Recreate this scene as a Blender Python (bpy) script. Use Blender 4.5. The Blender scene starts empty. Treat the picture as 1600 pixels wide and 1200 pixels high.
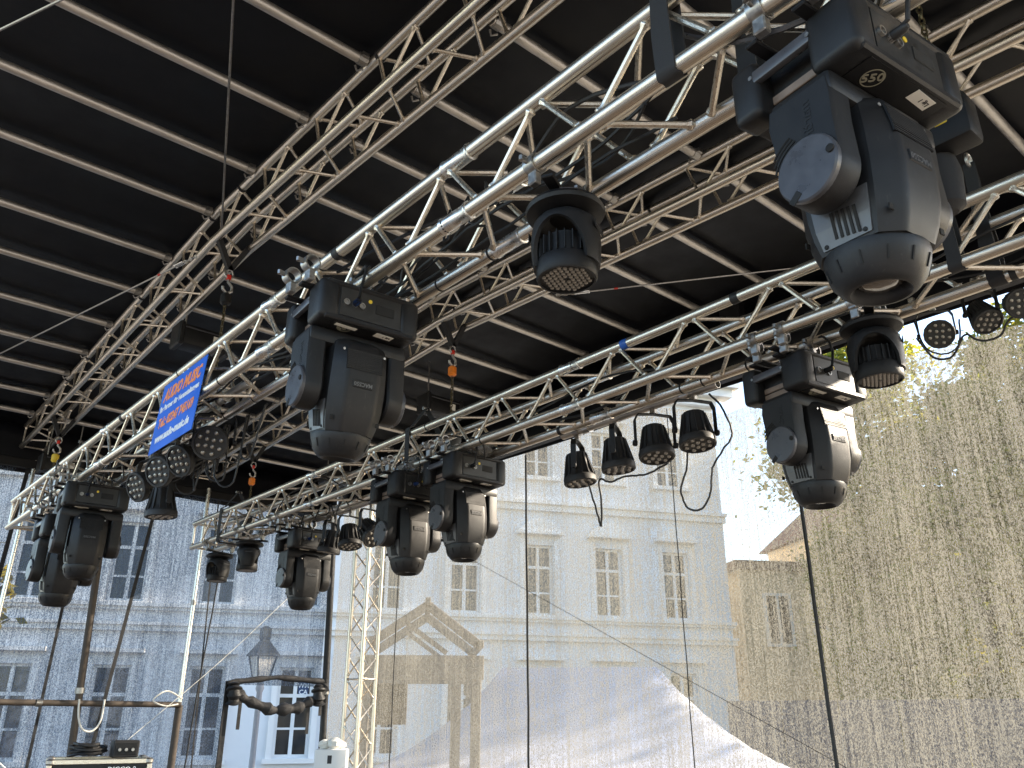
import bpy, bmesh, math, random
from mathutils import Vector, Matrix, Euler
R = math.radians
random.seed(7)
sc = bpy.context.scene
COL = sc.collection

# ------------------------------------------------------------------ camera, sky, sun, exposure
EYE = 2.8                      # lens height above the square; the stage floor lies 1.6 m below the lens
def W(u, v, z):                # u: along the trusses (left-far), v: along the purlins (right-far), z: above the lens
    return Vector((v, u, z + EYE))
cam = bpy.data.cameras.new('camera'); camo = bpy.data.objects.new('camera', cam); COL.objects.link(camo)
cam.sensor_width = 36; cam.lens = 1305.7/1600*36; cam.clip_start = 0.05; cam.clip_end = 2000
camo.location = (0, 0, EYE); camo.rotation_euler = (R(90+21.85), 0, R(-41.0))
sc.camera = camo
SUN_AZ, SUN_EL = 117.0, 25.0
wd = bpy.data.worlds.new('World'); sc.world = wd; wd.use_nodes = True
nt = wd.node_tree; nt.nodes.clear()
sky = nt.nodes.new('ShaderNodeTexSky'); sky.sky_type = 'NISHITA'; sky.sun_disc = False
sky.sun_elevation = R(SUN_EL); sky.sun_rotation = R(SUN_AZ); sky.dust_density = 0.8; sky.ozone_density = 1.0
bgn = nt.nodes.new('ShaderNodeBackground'); bgn.inputs[1].default_value = 0.15
wo = nt.nodes.new('ShaderNodeOutputWorld')
nt.links.new(sky.outputs[0], bgn.inputs[0]); nt.links.new(bgn.outputs[0], wo.inputs[0])
sl = bpy.data.lights.new('sun', 'SUN'); sl.energy = 5.0; sl.angle = R(0.5); sl.color = (1.0, 0.86, 0.68)
so = bpy.data.objects.new('sun', sl); COL.objects.link(so)
sd = Vector((math.sin(R(SUN_AZ))*math.cos(R(SUN_EL)), math.cos(R(SUN_AZ))*math.cos(R(SUN_EL)), math.sin(R(SUN_EL))))
so.rotation_euler = (-sd).to_track_quat('-Z', 'Y').to_euler(); so.location = sd*60
vs = sc.view_settings; vs.view_transform = 'Standard'; vs.look = 'None'; vs.gamma = 1.0; vs.exposure = 1.8
vs.use_curve_mapping = False
sc.cycles.max_bounces = 8; sc.cycles.transparent_max_bounces = 16; sc.cycles.diffuse_bounces = 4
sc.cycles.glossy_bounces = 4; sc.cycles.sample_clamp_indirect = 6.0
sc.cycles.caustics_reflective = False; sc.cycles.caustics_refractive = False

# ------------------------------------------------------------------ materials
def nodes(name):
    m = bpy.data.materials.new(name); m.use_nodes = True
    t = m.node_tree; b = t.nodes['Principled BSDF']
    return m, t, b
def noise(t, scale, detail=3, rough=0.55, coord='Object', stretch=None):
    tc = t.nodes.new('ShaderNodeTexCoord'); n = t.nodes.new('ShaderNodeTexNoise')
    n.inputs['Scale'].default_value = scale; n.inputs['Detail'].default_value = detail; n.inputs['Roughness'].default_value = rough
    if stretch:
        mp = t.nodes.new('ShaderNodeMapping'); mp.inputs['Scale'].default_value = stretch
        t.links.new(tc.outputs[coord], mp.inputs[0]); t.links.new(mp.outputs[0], n.inputs['Vector'])
    else:
        t.links.new(tc.outputs[coord], n.inputs['Vector'])
    return n.outputs['Fac']
def mapr(t, s, a, b, lo=0.3, hi=0.7):
    n = t.nodes.new('ShaderNodeMapRange'); n.inputs[1].default_value = lo; n.inputs[2].default_value = hi
    n.inputs[3].default_value = a; n.inputs[4].default_value = b; t.links.new(s, n.inputs[0]); return n.outputs[0]
def ramp(t, s, stops):
    n = t.nodes.new('ShaderNodeValToRGB'); e = n.color_ramp.elements
    while len(e) < len(stops): e.new(0.5)
    for i, (p, c) in enumerate(stops):
        e[i].position = p; e[i].color = (c[0], c[1], c[2], 1)
    t.links.new(s, n.inputs[0]); return n.outputs[0]
def bump(t, b, s, strength, dist=0.01):
    n = t.nodes.new('ShaderNodeBump'); n.inputs['Strength'].default_value = strength; n.inputs['Distance'].default_value = dist
    t.links.new(s, n.inputs['Height']); t.links.new(n.outputs[0], b.inputs['Normal'])
MATS = {}
def mat(name, col, rough=0.5, metal=0.0, var=0.25, scale=20, bmp=0.0, bscale=200, spec=0.5, coord='Object', stretch=None, rv=0.1):
    m, t, b = nodes(name)
    f = noise(t, scale, 4, 0.6, coord, stretch)
    lo = tuple(c*(1-var) for c in col); hi = tuple(min(1, c*(1+var)) for c in col)
    t.links.new(ramp(t, f, [(0.3, lo), (0.7, hi)]), b.inputs['Base Color'])
    t.links.new(mapr(t, f, max(0.02, rough-rv), min(1, rough+rv)), b.inputs['Roughness'])
    b.inputs['Metallic'].default_value = metal; b.inputs['Specular IOR Level'].default_value = spec
    if bmp: bump(t, b, noise(t, bscale, 2, 0.5, coord), bmp, 0.002)
    MATS[name] = m; return m
mat('aluminium', (0.68, 0.62, 0.53), 0.31, 0.95, 0.24, 14, 0.12, 120, coord='Generated')
mat('aluminium_bright', (0.74, 0.73, 0.70), 0.28, 0.95, 0.1, 30)
mat('galvanised', (0.58, 0.55, 0.51), 0.42, 0.8, 0.2, 14)
mat('steel', (0.36, 0.35, 0.335), 0.38, 0.95, 0.25, 60)
mat('black_plastic', (0.008, 0.008, 0.009), 0.46, 0, 0.3, 14, 0.25, 700, spec=0.3)
m, t, b = nodes('grey_plastic')
f1 = noise(t, 14, 4, 0.6); f2 = noise(t, 85, 5, 0.75, 'Object', (1, 1, 0.25)); f3 = noise(t, 5, 3, 0.6)
c1 = t.nodes.new('ShaderNodeMix'); c1.data_type = 'RGBA'; t.links.new(mapr(t, f2, 0, 0.55, 0.60, 0.80), c1.inputs[0])
t.links.new(ramp(t, f1, [(0.3, (0.0105, 0.0108, 0.0120)), (0.7, (0.0160, 0.0163, 0.0180))]), c1.inputs[6]); c1.inputs[7].default_value = (0.075, 0.072, 0.066, 1)
t.links.new(c1.outputs[2], b.inputs['Base Color']); t.links.new(mapr(t, f3, 0.34, 0.52), b.inputs['Roughness']); bump(t, b, noise(t, 700, 2), 0.22, 0.002); b.inputs['Specular IOR Level'].default_value = 0.32; MATS['grey_plastic'] = m
mat('cap_plastic', (0.060, 0.062, 0.072), 0.34, 0, 0.12, 25, 0.08, 300)
mat('silver_panel', (0.09, 0.093, 0.10), 0.38, 0.1, 0.1, 30)
mat('void_black', (0.006, 0.006, 0.006), 0.8, 0, 0.1, 10)
mat('rubber', (0.014, 0.014, 0.015), 0.6, 0, 0.3, 30)
mat('webbing', (0.018, 0.018, 0.020), 0.75, 0, 0.35, 60, 0.5, 500)
mat('white_label', (0.78, 0.76, 0.70), 0.55, 0, 0.05, 40)
mat('white_paint', (0.80, 0.80, 0.79), 0.5, 0, 0.04, 3)
mat('ink', (0.03, 0.03, 0.035), 0.6, 0, 0.1, 30)
mat('print_cream', (0.26, 0.25, 0.19), 0.6, 0, 0.05, 30)
mat('yellow', (0.75, 0.55, 0.05), 0.45, 0, 0.1, 30)
mat('orange', (0.80, 0.22, 0.02), 0.45, 0, 0.15, 30)
mat('red', (0.60, 0.03, 0.02), 0.4, 0, 0.1, 30)
mat('blue_tape', (0.02, 0.10, 0.42), 0.5, 0, 0.15, 30)
mat('chain', (0.10, 0.08, 0.045), 0.4, 0.9, 0.3, 60)
mat('sign_blue', (0.010, 0.14, 0.72), 0.42, 0, 0.06, 5)
mat('sign_orange', (0.95, 0.30, 0.10), 0.5, 0, 0.05, 20)
mat('sign_white', (0.85, 0.87, 0.90), 0.5, 0, 0.03, 20)
mat('led_lens', (0.30, 0.28, 0.25), 0.15, 0.35, 0.1, 60)
mat('led_face', (0.02, 0.02, 0.02), 0.4, 0, 0.2, 30)
mat('brown_slots', (0.23, 0.17, 0.13), 0.5, 0.2, 0.1, 30)
mat('tarpaulin', (0.0040, 0.0047, 0.0070), 0.50, 0, 0.4, 2.5, 0.5, 7, spec=0.22, rv=0.16)
mat('stage_floor', (0.11, 0.08, 0.055), 0.7, 0, 0.25, 3, 0.2, 40)
mat('cobble', (0.30, 0.27, 0.23), 0.85, 0, 0.25, 1.3)
mat('wood', (0.25, 0.215, 0.17), 0.75, 0, 0.3, 6, 0.3, 60)
mat('wood_dark', (0.11, 0.085, 0.06), 0.8, 0, 0.3, 6, 0.3, 60)
mat('facade_paint', (0.74, 0.75, 0.76), 0.85, 0, 0.05, 0.8, 0.15, 25)
mat('stucco_trim', (0.82, 0.81, 0.79), 0.8, 0, 0.05, 2)
mat('ochre_plaster', (0.60, 0.47, 0.30), 0.85, 0, 0.12, 1.0)
mat('roof_tiles', (0.13, 0.08, 0.06), 0.85, 0, 0.25, 3)
mat('window_glass', (0.028, 0.030, 0.032), 0.10, 0, 0.3, 1.5, spec=0.6)
mat('tent_fabric', (0.50, 0.51, 0.56), 0.6, 0, 0.05, 1.2)
mat('hoarding_panel', (0.085, 0.075, 0.085), 0.8, 0, 0.2, 2)
mat('bark', (0.11, 0.085, 0.06), 0.9, 0, 0.3, 8, 0.6, 30)
mat('poster_blue', (0.02, 0.05, 0.13), 0.4, 0, 0.1, 20)
mat('grey_paint', (0.34, 0.35, 0.38), 0.6, 0, 0.1, 8)
mat('iron', (0.035, 0.04, 0.038), 0.5, 0.4, 0.2, 20)
mat('post_brown', (0.075, 0.058, 0.045), 0.65, 0.1, 0.25, 10)

def leaf_mat(name, cols):
    m, t, b = nodes(name)
    f = noise(t, 1.4, 3, 0.7)
    c = ramp(t, f, [(0.32, cols[0]), (0.5, cols[1]), (0.68, cols[2])])
    t.links.new(c, b.inputs['Base Color']); b.inputs['Roughness'].default_value = 0.6
    tr = t.nodes.new('ShaderNodeBsdfTranslucent'); t.links.new(c, tr.inputs[0])
    mx = t.nodes.new('ShaderNodeMixShader'); mx.inputs[0].default_value = 0.68
    out = t.nodes['Material Output']
    t.links.new(b.outputs[0], mx.inputs[1]); t.links.new(tr.outputs[0], mx.inputs[2]); t.links.new(mx.outputs[0], out.inputs[0])
    MATS[name] = m
leaf_mat('leaves_autumn', [(0.12, 0.17, 0.025), (0.26, 0.26, 0.04), (0.40, 0.32, 0.05)])
leaf_mat('leaves_yellow', [(0.14, 0.14, 0.02), (0.26, 0.22, 0.03), (0.35, 0.26, 0.04)])

def gauze_mat(name, grain, streak, base, contrast, col, swap, tcol):
    m, t, b = nodes(name); t.nodes.remove(b)
    st = (52, 52, 1.3)
    tc_ = t.nodes.new('ShaderNodeTexCoord'); mp_ = t.nodes.new('ShaderNodeMapping'); mp_.inputs['Rotation'].default_value = (R(28), R(28), 0); mp_.inputs['Scale'].default_value = (1, 1, 0.55)
    vo = t.nodes.new('ShaderNodeTexVoronoi'); vo.inputs['Scale'].default_value = grain; t.links.new(tc_.outputs['Object'], mp_.inputs[0]); t.links.new(mp_.outputs[0], vo.inputs['Vector'])
    sp = t.nodes.new('ShaderNodeSeparateColor'); t.links.new(vo.outputs['Color'], sp.inputs[0]); n1 = sp.outputs[0]; n2 = noise(t, 1.0, 2, 0.6, 'Object', st); n3 = noise(t, 0.9, 2, 0.5)
    n4 = noise(t, grain*0.33, 1, 0.5)
    def math_(op, a, bb):
        n = t.nodes.new('ShaderNodeMath'); n.operation = op
        for i, q in enumerate((a, bb)):
            if isinstance(q, (int, float)): n.inputs[i].default_value = q
            else: t.links.new(q, n.inputs[i])
        return n.outputs[0]
    s = math_('MULTIPLY', math_('SUBTRACT', n1, 0.5), contrast)
    s = math_('ADD', s, math_('MULTIPLY', math_('SUBTRACT', n4, 0.5), contrast*0.35))
    s = math_('ADD', s, math_('MULTIPLY', math_('SUBTRACT', n2, 0.5), streak))
    s = math_('ADD', s, math_('MULTIPLY', math_('SUBTRACT', n3, 0.5), 0.22))
    s = math_('ADD', s, base)
    cl = t.nodes.new('ShaderNodeClamp'); cl.inputs[1].default_value = 0.12; cl.inputs[2].default_value = 0.97; t.links.new(s, cl.inputs[0])
    df = t.nodes.new('ShaderNodeBsdfDiffuse'); df.inputs[0].default_value = (*col, 1)
    tl = t.nodes.new('ShaderNodeBsdfTranslucent'); tl.inputs[0].default_value = (*tcol, 1)
    ad = t.nodes.new('ShaderNodeMixShader'); ad.inputs[0].default_value = swap
    t.links.new(df.outputs[0], ad.inputs[1]); t.links.new(tl.outputs[0], ad.inputs[2])
    tp = t.nodes.new('ShaderNodeBsdfTransparent')
    mx = t.nodes.new('ShaderNodeMixShader'); t.links.new(cl.outputs[0], mx.inputs[0])
    t.links.new(tp.outputs[0], mx.inputs[1]); t.links.new(ad.outputs[0], mx.inputs[2])
    t.links.new(mx.outputs[0], t.nodes['Material Output'].inputs[0]); MATS[name] = m
gauze_mat('gauze_rear', 185, 1.3, 0.545, 0.85, (0.21, 0.22, 0.24), 0.5, (0.195, 0.19, 0.165))  # cooler front, warmer back: skylight and sun tints put into the cloth
gauze_mat('gauze_side', 170, 0.85, 0.60, 0.55, (0.13, 0.165, 0.23), 0.4, (0.13, 0.16, 0.22))  # blue of the skylight put into the cloth colour
m, t, b = nodes('lens_glass'); b.inputs['Base Color'].default_value = (0.10, 0.09, 0.08, 1); b.inputs['Roughness'].default_value = 0.03
b.inputs['Specular IOR Level'].default_value = 1.0; b.inputs['Metallic'].default_value = 0.25; b.inputs['Coat Weight'].default_value = 1.0; bump(t, b, noise(t, 30, 1), 0.15, 0.01); MATS['lens_glass'] = m

# ------------------------------------------------------------------ mesh helpers
class MB:
    def __init__(s): s.v = []; s.f = []
    def add(s, vs, fs, M=None):
        o = len(s.v); s.v += [tuple((M @ Vector(p)) if M else p) for p in vs]; s.f += [tuple(i+o for i in f) for f in fs]; return s
    def box(s, x0, x1, y0, y1, z0, z1, M=None):
        vs = [(x, y, z) for z in (z0, z1) for y in (y0, y1) for x in (x0, x1)]
        return s.add(vs, [(0,2,3,1),(4,5,7,6),(0,1,5,4),(2,6,7,3),(0,4,6,2),(1,3,7,5)], M)
    def cbox(s, x0, x1, y0, y1, z0, z1, ch=0.006, seg=1, M=None):
        bm = bmesh.new(); bmesh.ops.create_cube(bm, size=1)
        for q in bm.verts:
            q.co = Vector(((x0+x1)/2+q.co.x*(x1-x0), (y0+y1)/2+q.co.y*(y1-y0), (z0+z1)/2+q.co.z*(z1-z0)))
        bmesh.ops.bevel(bm, geom=bm.edges[:], offset=ch, segments=seg, affect='EDGES', profile=0.5)
        bm.verts.index_update()
        s.add([tuple(q.co) for q in bm.verts], [tuple(q.index for q in f.verts) for f in bm.faces], M); bm.free(); return s
    def tube(s, pts, r, n=8, caps=True, M=None):
        pts = [Vector(p) for p in pts]; rs = r if isinstance(r, (list, tuple)) else [r]*len(pts)
        vs = []; prev = None
        for i, p in enumerate(pts):
            d = (pts[min(i+1, len(pts)-1)]-pts[max(i-1, 0)]); d = d.normalized() if d.length > 1e-9 else Vector((0,0,1))
            if prev is None:
                a = Vector((0,0,1)) if abs(d.z) < 0.9 else Vector((1,0,0)); x = d.cross(a).normalized()
            else:
                x = (prev - d*prev.dot(d)); x = x.normalized() if x.length > 1e-6 else d.orthogonal().normalized()
            prev = x; y = d.cross(x)
            for k in range(n):
                a = 2*math.pi*k/n; vs.append(tuple(p + (x*math.cos(a)+y*math.sin(a))*rs[i]))
        fs = [(i*n+k, i*n+(k+1)%n, (i+1)*n+(k+1)%n, (i+1)*n+k) for i in range(len(pts)-1) for k in range(n)]
        if caps: fs += [tuple(range(n))[::-1], tuple(range((len(pts)-1)*n, len(pts)*n))]
        return s.add(vs, fs, M)
    def lathe(s, prof, n=24, cap=(True, True), M=None):
        vs = [(r*math.cos(2*math.pi*k/n), r*math.sin(2*math.pi*k/n), z) for r, z in prof for k in range(n)]
        fs = [(i*n+k, i*n+(k+1)%n, (i+1)*n+(k+1)%n, (i+1)*n+k) for i in range(len(prof)-1) for k in range(n)]
        if cap[0]: fs.append(tuple(range(n))[::-1])
        if cap[1]: fs.append(tuple(range((len(prof)-1)*n, len(prof)*n)))
        return s.add(vs, fs, M)
    def loft(s, rings, caps=True, M=None):
        n = len(rings[0]); vs = [p for r in rings for p in r]
        fs = [(i*n+k, i*n+(k+1)%n, (i+1)*n+(k+1)%n, (i+1)*n+k) for i in range(len(rings)-1) for k in range(n)]
        if caps: fs += [tuple(range(n))[::-1], tuple(range((len(rings)-1)*n, len(rings)*n))]
        return s.add(vs, fs, M)
    def mesh(s, name, smooth=35):
        me = bpy.data.meshes.new(name); me.from_pydata(s.v, [], s.f)
        bm = bmesh.new(); bm.from_mesh(me); bmesh.ops.recalc_face_normals(bm, faces=bm.faces[:]); bm.to_mesh(me); bm.free()
        if smooth:
            me.polygons.foreach_set('use_smooth', [True]*len(me.polygons)); me.set_sharp_from_angle(angle=R(smooth))
        return me
    def build(s, name, m, parent=None, smooth=35, kind=None):
        return link(name, s.mesh(name, smooth), m, parent, kind)
def link(name, me, m, parent=None, kind=None, M=None):
    if m and not me.materials: me.materials.append(MATS[m])
    o = bpy.data.objects.new(name, me); COL.objects.link(o)
    if parent: o.parent = parent
    if M is not None: o.matrix_local = M
    if kind: o['kind'] = kind
    return o
def tag(o, label, cat, group=None):
    o['label'] = label; o['category'] = cat
    if group: o['group'] = group
    return o
def thing(name, loc, label, cat, group=None, rot=None):
    o = bpy.data.objects.new(name, None); COL.objects.link(o); o.location = loc; o.empty_display_size = 0.1
    if rot: o.rotation_euler = rot
    return tag(o, label, cat, group)
def struct(o): o['kind'] = 'structure'; return o
def copy_tree(o, parent=None):
    c = o.copy(); COL.objects.link(c); c.parent = parent
    for ch in list(o.children): copy_tree(ch, c)
    return c
def frame(o, x, y, z):          # matrix from origin and three axes
    M = Matrix.Identity(4)
    for i, a in enumerate((x, y, z)):
        for j in range(3): M[j][i] = a[j]
    for j in range(3): M[j][3] = o[j]
    return M
def along(p0, p1):              # unit z-cylinder -> segment p0..p1
    p0 = Vector(p0); p1 = Vector(p1); d = p1-p0
    return Matrix.Translation(p0) @ d.to_track_quat('Z', 'Y').to_matrix().to_4x4() @ Matrix.Diagonal((1, 1, d.length, 1))
def text_mesh(s, size, bold=0.0, shear=0.0, depth=0.0008):
    c = bpy.data.curves.new('lettering', 'FONT'); c.body = s; c.size = size; c.align_x = 'CENTER'; c.align_y = 'CENTER'
    c.offset = bold; c.shear = shear; c.extrude = depth; c.resolution_u = 2
    o = bpy.data.objects.new('lettering', c); COL.objects.link(o); bpy.context.view_layer.update()
    me = bpy.data.meshes.new_from_object(o.evaluated_get(bpy.context.evaluated_depsgraph_get()))
    bpy.data.objects.remove(o); bpy.data.curves.remove(c); me.materials.clear(); me.name = 'lettering'; return me
def sag(p0, p1, drop, n=10, wob=0.0):
    p0 = Vector(p0); p1 = Vector(p1); out = []
    for i in range(n+1):
        t = i/n; p = p0.lerp(p1, t); p.z -= drop*4*t*(1-t)
        if wob and 0 < i < n: p += Vector((random.uniform(-wob, wob), random.uniform(-wob, wob), random.uniform(-wob, wob)))
        out.append(p)
    return out
CYL = {}
def brace_mesh(r):
    if ('b', r) not in CYL:
        CYL[('b', r)] = MB().lathe([(r, 0), (r*1.25, .085), (r*1.75, .10), (r*1.6, .118), (r*1.05, .15), (r, .2), (r, .8), (r*1.05, .85), (r*1.6, .882), (r*1.75, .90), (r*1.25, .915), (r, 1)], 8).mesh('brace')
    return CYL[('b', r)]
def cyl(r, n=12):
    if (r, n) not in CYL:
        CYL[(r, n)] = MB().lathe([(r, 0), (r, 1)], n).mesh('tube')
    return CYL[(r, n)]

# ------------------------------------------------------------------ ground and stage floor
g = MB(); N = 24; S = 400
g.add([(-S, -S, 0), (S, -S, 0), (S, S, 0), (-S, S, 0)], [(0, 1, 2, 3)])
struct(g.build('ground', 'cobble', smooth=0))
struct(MB().box(-1.6, 6.0, -0.6, 10.9, 0.95, 1.2).build('stage_floor', 'stage_floor', smooth=0))

# ------------------------------------------------------------------ stage roof
RIDGE, ZR, SL = 5.2, 3.37, 0.047
def zroof(u): return ZR - SL*abs(u-RIDGE)          # centre line of the upper chords / purlins, above the lens
U0, U1, V0, V1 = -3.2, 10.65, -1.3, 5.9  # unseen right end of the roof stretched to shade the nearest spotlight
roof = thing('stage_roof', W(RIDGE, 2, ZR+0.07), 'black tarpaulin stage roof stretched over rows of aluminium purlins', 'stage roof')
RL = roof.location
tm = MB(); nu, nv = 80, 40
vs_ = []
for i in range(nu+1):
    u = U0+(U1+.03-U0)*i/nu
    for j in range(nv+1):
        v = V0+(V1+.03-V0)*j/nv
        sagv = 0.035*math.sin(math.pi*((u-0.37) % 0.69)/0.69)*(0.6+0.4*math.sin(v*1.7+u))
        vs_.append(tuple(W(u, v, zroof(u)+0.055+sagv)-RL))
tm.add(vs_, [(i*(nv+1)+j, (i+1)*(nv+1)+j, (i+1)*(nv+1)+j+1, i*(nv+1)+j+1) for i in range(nu) for j in range(nv)])
o = tm.build('tarpaulin', 'tarpaulin', roof, smooth=80)
md = o.modifiers.new('thickness', 'SOLIDIFY'); md.thickness = 0.004; md.offset = 1
def fascia(name, p, q, ztop, zbot, n=40, amp=0.02):
    f = MB(); vs = []
    nrm = (W(*q, 0)-W(*p, 0)).normalized().cross(Vector((0, 0, 1)))
    for i in range(n+1):
        t = i/n; u = p[0]+(q[0]-p[0])*t; v = p[1]+(q[1]-p[1])*t
        for k in range(4):
            z = ztop(u)+(zbot-ztop(u))*k/3
            vs.append(tuple(W(u, v, z)-RL+nrm*amp*math.sin(i*0.9+k)*k/3))
    f.add(vs, [(i*4+k, (i+1)*4+k, (i+1)*4+k+1, i*4+k+1) for i in range(n) for k in range(3)])
    o = f.build(name, 'tarpaulin', roof, smooth=80); md = o.modifiers.new('thickness', 'SOLIDIFY'); md.thickness = 0.003
fascia('valance', (U1+.012, V0), (U1+.012, V1), lambda u: zroof(u)+0.11, 2.62)
fascia('valance', (U0, V1+.012), (U1, V1+.012), lambda u: zroof(u)+0.11, 2.72)
# edge beams inside the valances
o = MB().cbox(-0.04, 0.04, U0, U1, -0.05, 0.05, 0.008, M=Matrix.Translation(Vector((V1-0.07, 0, EYE+2.78))-RL)).build('eave_beam', 'black_plastic', roof)
o = MB().cbox(V0, V1-.15, -0.04, 0.04, -0.05, 0.05, 0.008, M=Matrix.Translation(Vector((0, U1-0.09, EYE+2.70))-RL)).build('eave_beam', 'black_plastic', roof)
PUR = [3.17, 3.84, 4.56, 5.26, 6.03, 6.69, 7.42, 8.13, 8.72, 9.42, 10.05, 2.48, 1.79, 1.10, 0.41, -0.28, -0.97]
VA, VC, TW = 1.75, 3.71, 0.245
clampm = MB().lathe([(0.034, -0.022), (0.034, 0.022)], 10).box(-0.012, 0.012, -0.05, 0.02, -0.02, 0.02).tube([(0.03, 0.03, -0.02), (0.045, 0.045, 0), (0.03, 0.03, 0.03)], 0.006, 6).mesh('coupler')
for u in PUR:
    for (a, bq) in ((V0+.02, VA-0.03), (VA+TW+0.03, VC-0.03), (VC+TW+0.03, V1-0.35)):
        z = zroof(u)
        o = link('purlin', cyl(0.029), 'galvanised', roof, M=along(W(u, a, z)-RL, W(u, bq, z)-RL))
        for vv in (a+0.03, bq-0.03):
            if vv < 0: continue
            link('coupler', clampm, 'steel', roof, M=Matrix.Translation(W(u, vv, z)-RL) @ Matrix.Rotation(R(90), 4, 'Y'))
tie = MB().lathe([(.029, -.009), (.034, -.009), (.034, .009), (.029, .009), (.029, -.009)], 12, (False, False), M=Matrix.Rotation(R(90), 4, 'X')).mesh('tie_band')
for u in (3.08, 4.80, 5.30, 6.75, 8.2, 8.85):
    for vv, z in ((VA, zroof(u)), (VC+TW, zroof(u))): link('tie_band', tie, 'webbing', roof, M=Matrix.Translation(W(u, vv, z)-RL))
for k, u in enumerate((2.1, 3.6, 4.9, 6.4, 7.8)):   # dark hinge brackets along the rear edge
    MB().cbox(-.05, .05, -.10, .10, -.16, .06, .01).cbox(-.02, .14, -.02, .02, -.06, -.02, .006).build('hinge_bracket', 'black_plastic', roof).location = W(u, V1-0.28, zroof(u)-0.06)-RL

# ------------------------------------------------------------------ trusses
def truss(name, label, group, v, u0, u1, zlow, a, pitch, phase, style, rc=0.0262, rb=0.0104, joints=()):
    """zlow(u): height of the lower chord centres above the lens; chords at v and v+a"""
    mid = W((u0+u1)/2, v+a/2, zlow((u0+u1)/2))
    t = thing(name, mid, label, 'truss', group)
    breaks = [u0]+[q for q in (RIDGE,) if style == 'V' and u0 < q < u1]+[u1]
    P = lambda u, dv, dz: W(u, v+dv, zlow(u)+dz)-mid
    for dv in (0, a):
        for dz in (0, a):
            for s0, s1 in zip(breaks[:-1], breaks[1:]):
                link('chord', cyl(rc, 16), 'aluminium', t, M=along(P(s0, dv, dz), P(s1, dv, dz)))
            for j in joints:
                c = MB().lathe([(rc+.001, -.075), (rc+.006, -.072), (rc+.006, -.066), (rc+.002, -.06), (rc+.002, .06), (rc+.006, .066), (rc+.006, .072), (rc+.001, .075)], 16)
                o = link('connector', c.mesh('connector'), 'aluminium_bright', t); o.matrix_local = Matrix.Translation(P(j, dv, dz)) @ Matrix.Rotation(R(-90), 4, 'X')
    if style == 'Z':
        rt = random.Random(int(v*100))
        for k in range(16):
            uu = rt.uniform(max(u0, 0.5), u1); dv, dz = rt.choice(((0, 0), (a, 0), (0, a), (a, 0))); w_ = rt.choice((.004, .004, .012, .02))
            link('tape_wrap', MB().lathe([(rc, -w_), (rc+.0022, -w_), (rc+.0022, w_), (rc, w_)], 14, (False, False), M=Matrix.Rotation(R(90), 4, 'X')).mesh('tape_wrap'), 'rubber', t, M=Matrix.Translation(P(uu, dv, dz)))
    def brace(ua, A, ub, Bq):
        if min(ua, ub) < u0 or max(ua, ub) > u1: return
        link('brace', brace_mesh(rb), 'aluminium', t, M=along(P(ua, *A), P(ub, *Bq)))
    n = int((u1-u0)/pitch)+3
    base = phase+math.floor((u0-phase)/pitch-1)*pitch
    for k in range(n+2):
        u = base+k*pitch
        if style == 'V':
            for dv in (0, a):
                brace(u, (dv, a), u+0.25, (dv, 0)); brace(u+0.36, (dv, a), u+0.275, (dv, 0))
            for dz in (0, a):
                uu = u+(0.03 if dz else 0.26)
                brace(uu, (0, dz), uu+0.2, (a, dz)); brace(uu+0.34, (0, dz), uu+0.22, (a, dz))
        else:
            h = pitch*0.5
            for dv in (0, a):
                brace(u-0.012, (dv, a), u+h-0.02, (dv, 0)); brace(u+h+0.02, (dv, 0), u+pitch-0.03, (dv, a))
            for dz in (0, a):
                uu = u+(0.02 if dz else h)
                brace(uu-0.02, (0, dz), uu-h+0.02, (a, dz)); brace(uu-h-0.01, (a, dz), uu-pitch+0.01, (0, dz))
    for uu in (u0+.012, u1-.012):
        for (p, q) in (((0, 0), (a, 0)), ((0, a), (a, a)), ((0, 0), (0, a)), ((a, 0), (a, a))): brace(uu, p, uu, q)
    return t
zA = lambda u: zroof(u)-TW
VB, VD, A2, ZB = 1.47, 3.09, 0.24, 1.60
truss('roof_truss', 'upper aluminium roof truss at left that carries the nearest purlins', 'roof trusses under the tarpaulin', VA, -2.4, 10.5, zA, TW, 0.69, 0.66, 'V', .0275)
truss('roof_truss', 'upper aluminium roof truss seen behind the front lighting truss', 'roof trusses under the tarpaulin', VC, -2.4, 10.5, zA, TW, 0.69, 0.86, 'V', .0288)
truss('lighting_truss', 'front square aluminium lighting truss with the blue banner on it', 'hanging lighting trusses', VB, -1.5, 8.6, lambda u: ZB, A2, 0.483, 0.14, 'Z', joints=(1.98, 3.42, 5.9))
truss('lighting_truss', 'rear square aluminium lighting truss above the row of spotlights', 'hanging lighting trusses', VD, -1.5, 8.47, lambda u: ZB, A2, 0.483, 0.31, 'Z', joints=(3.05, 6.0))

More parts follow.
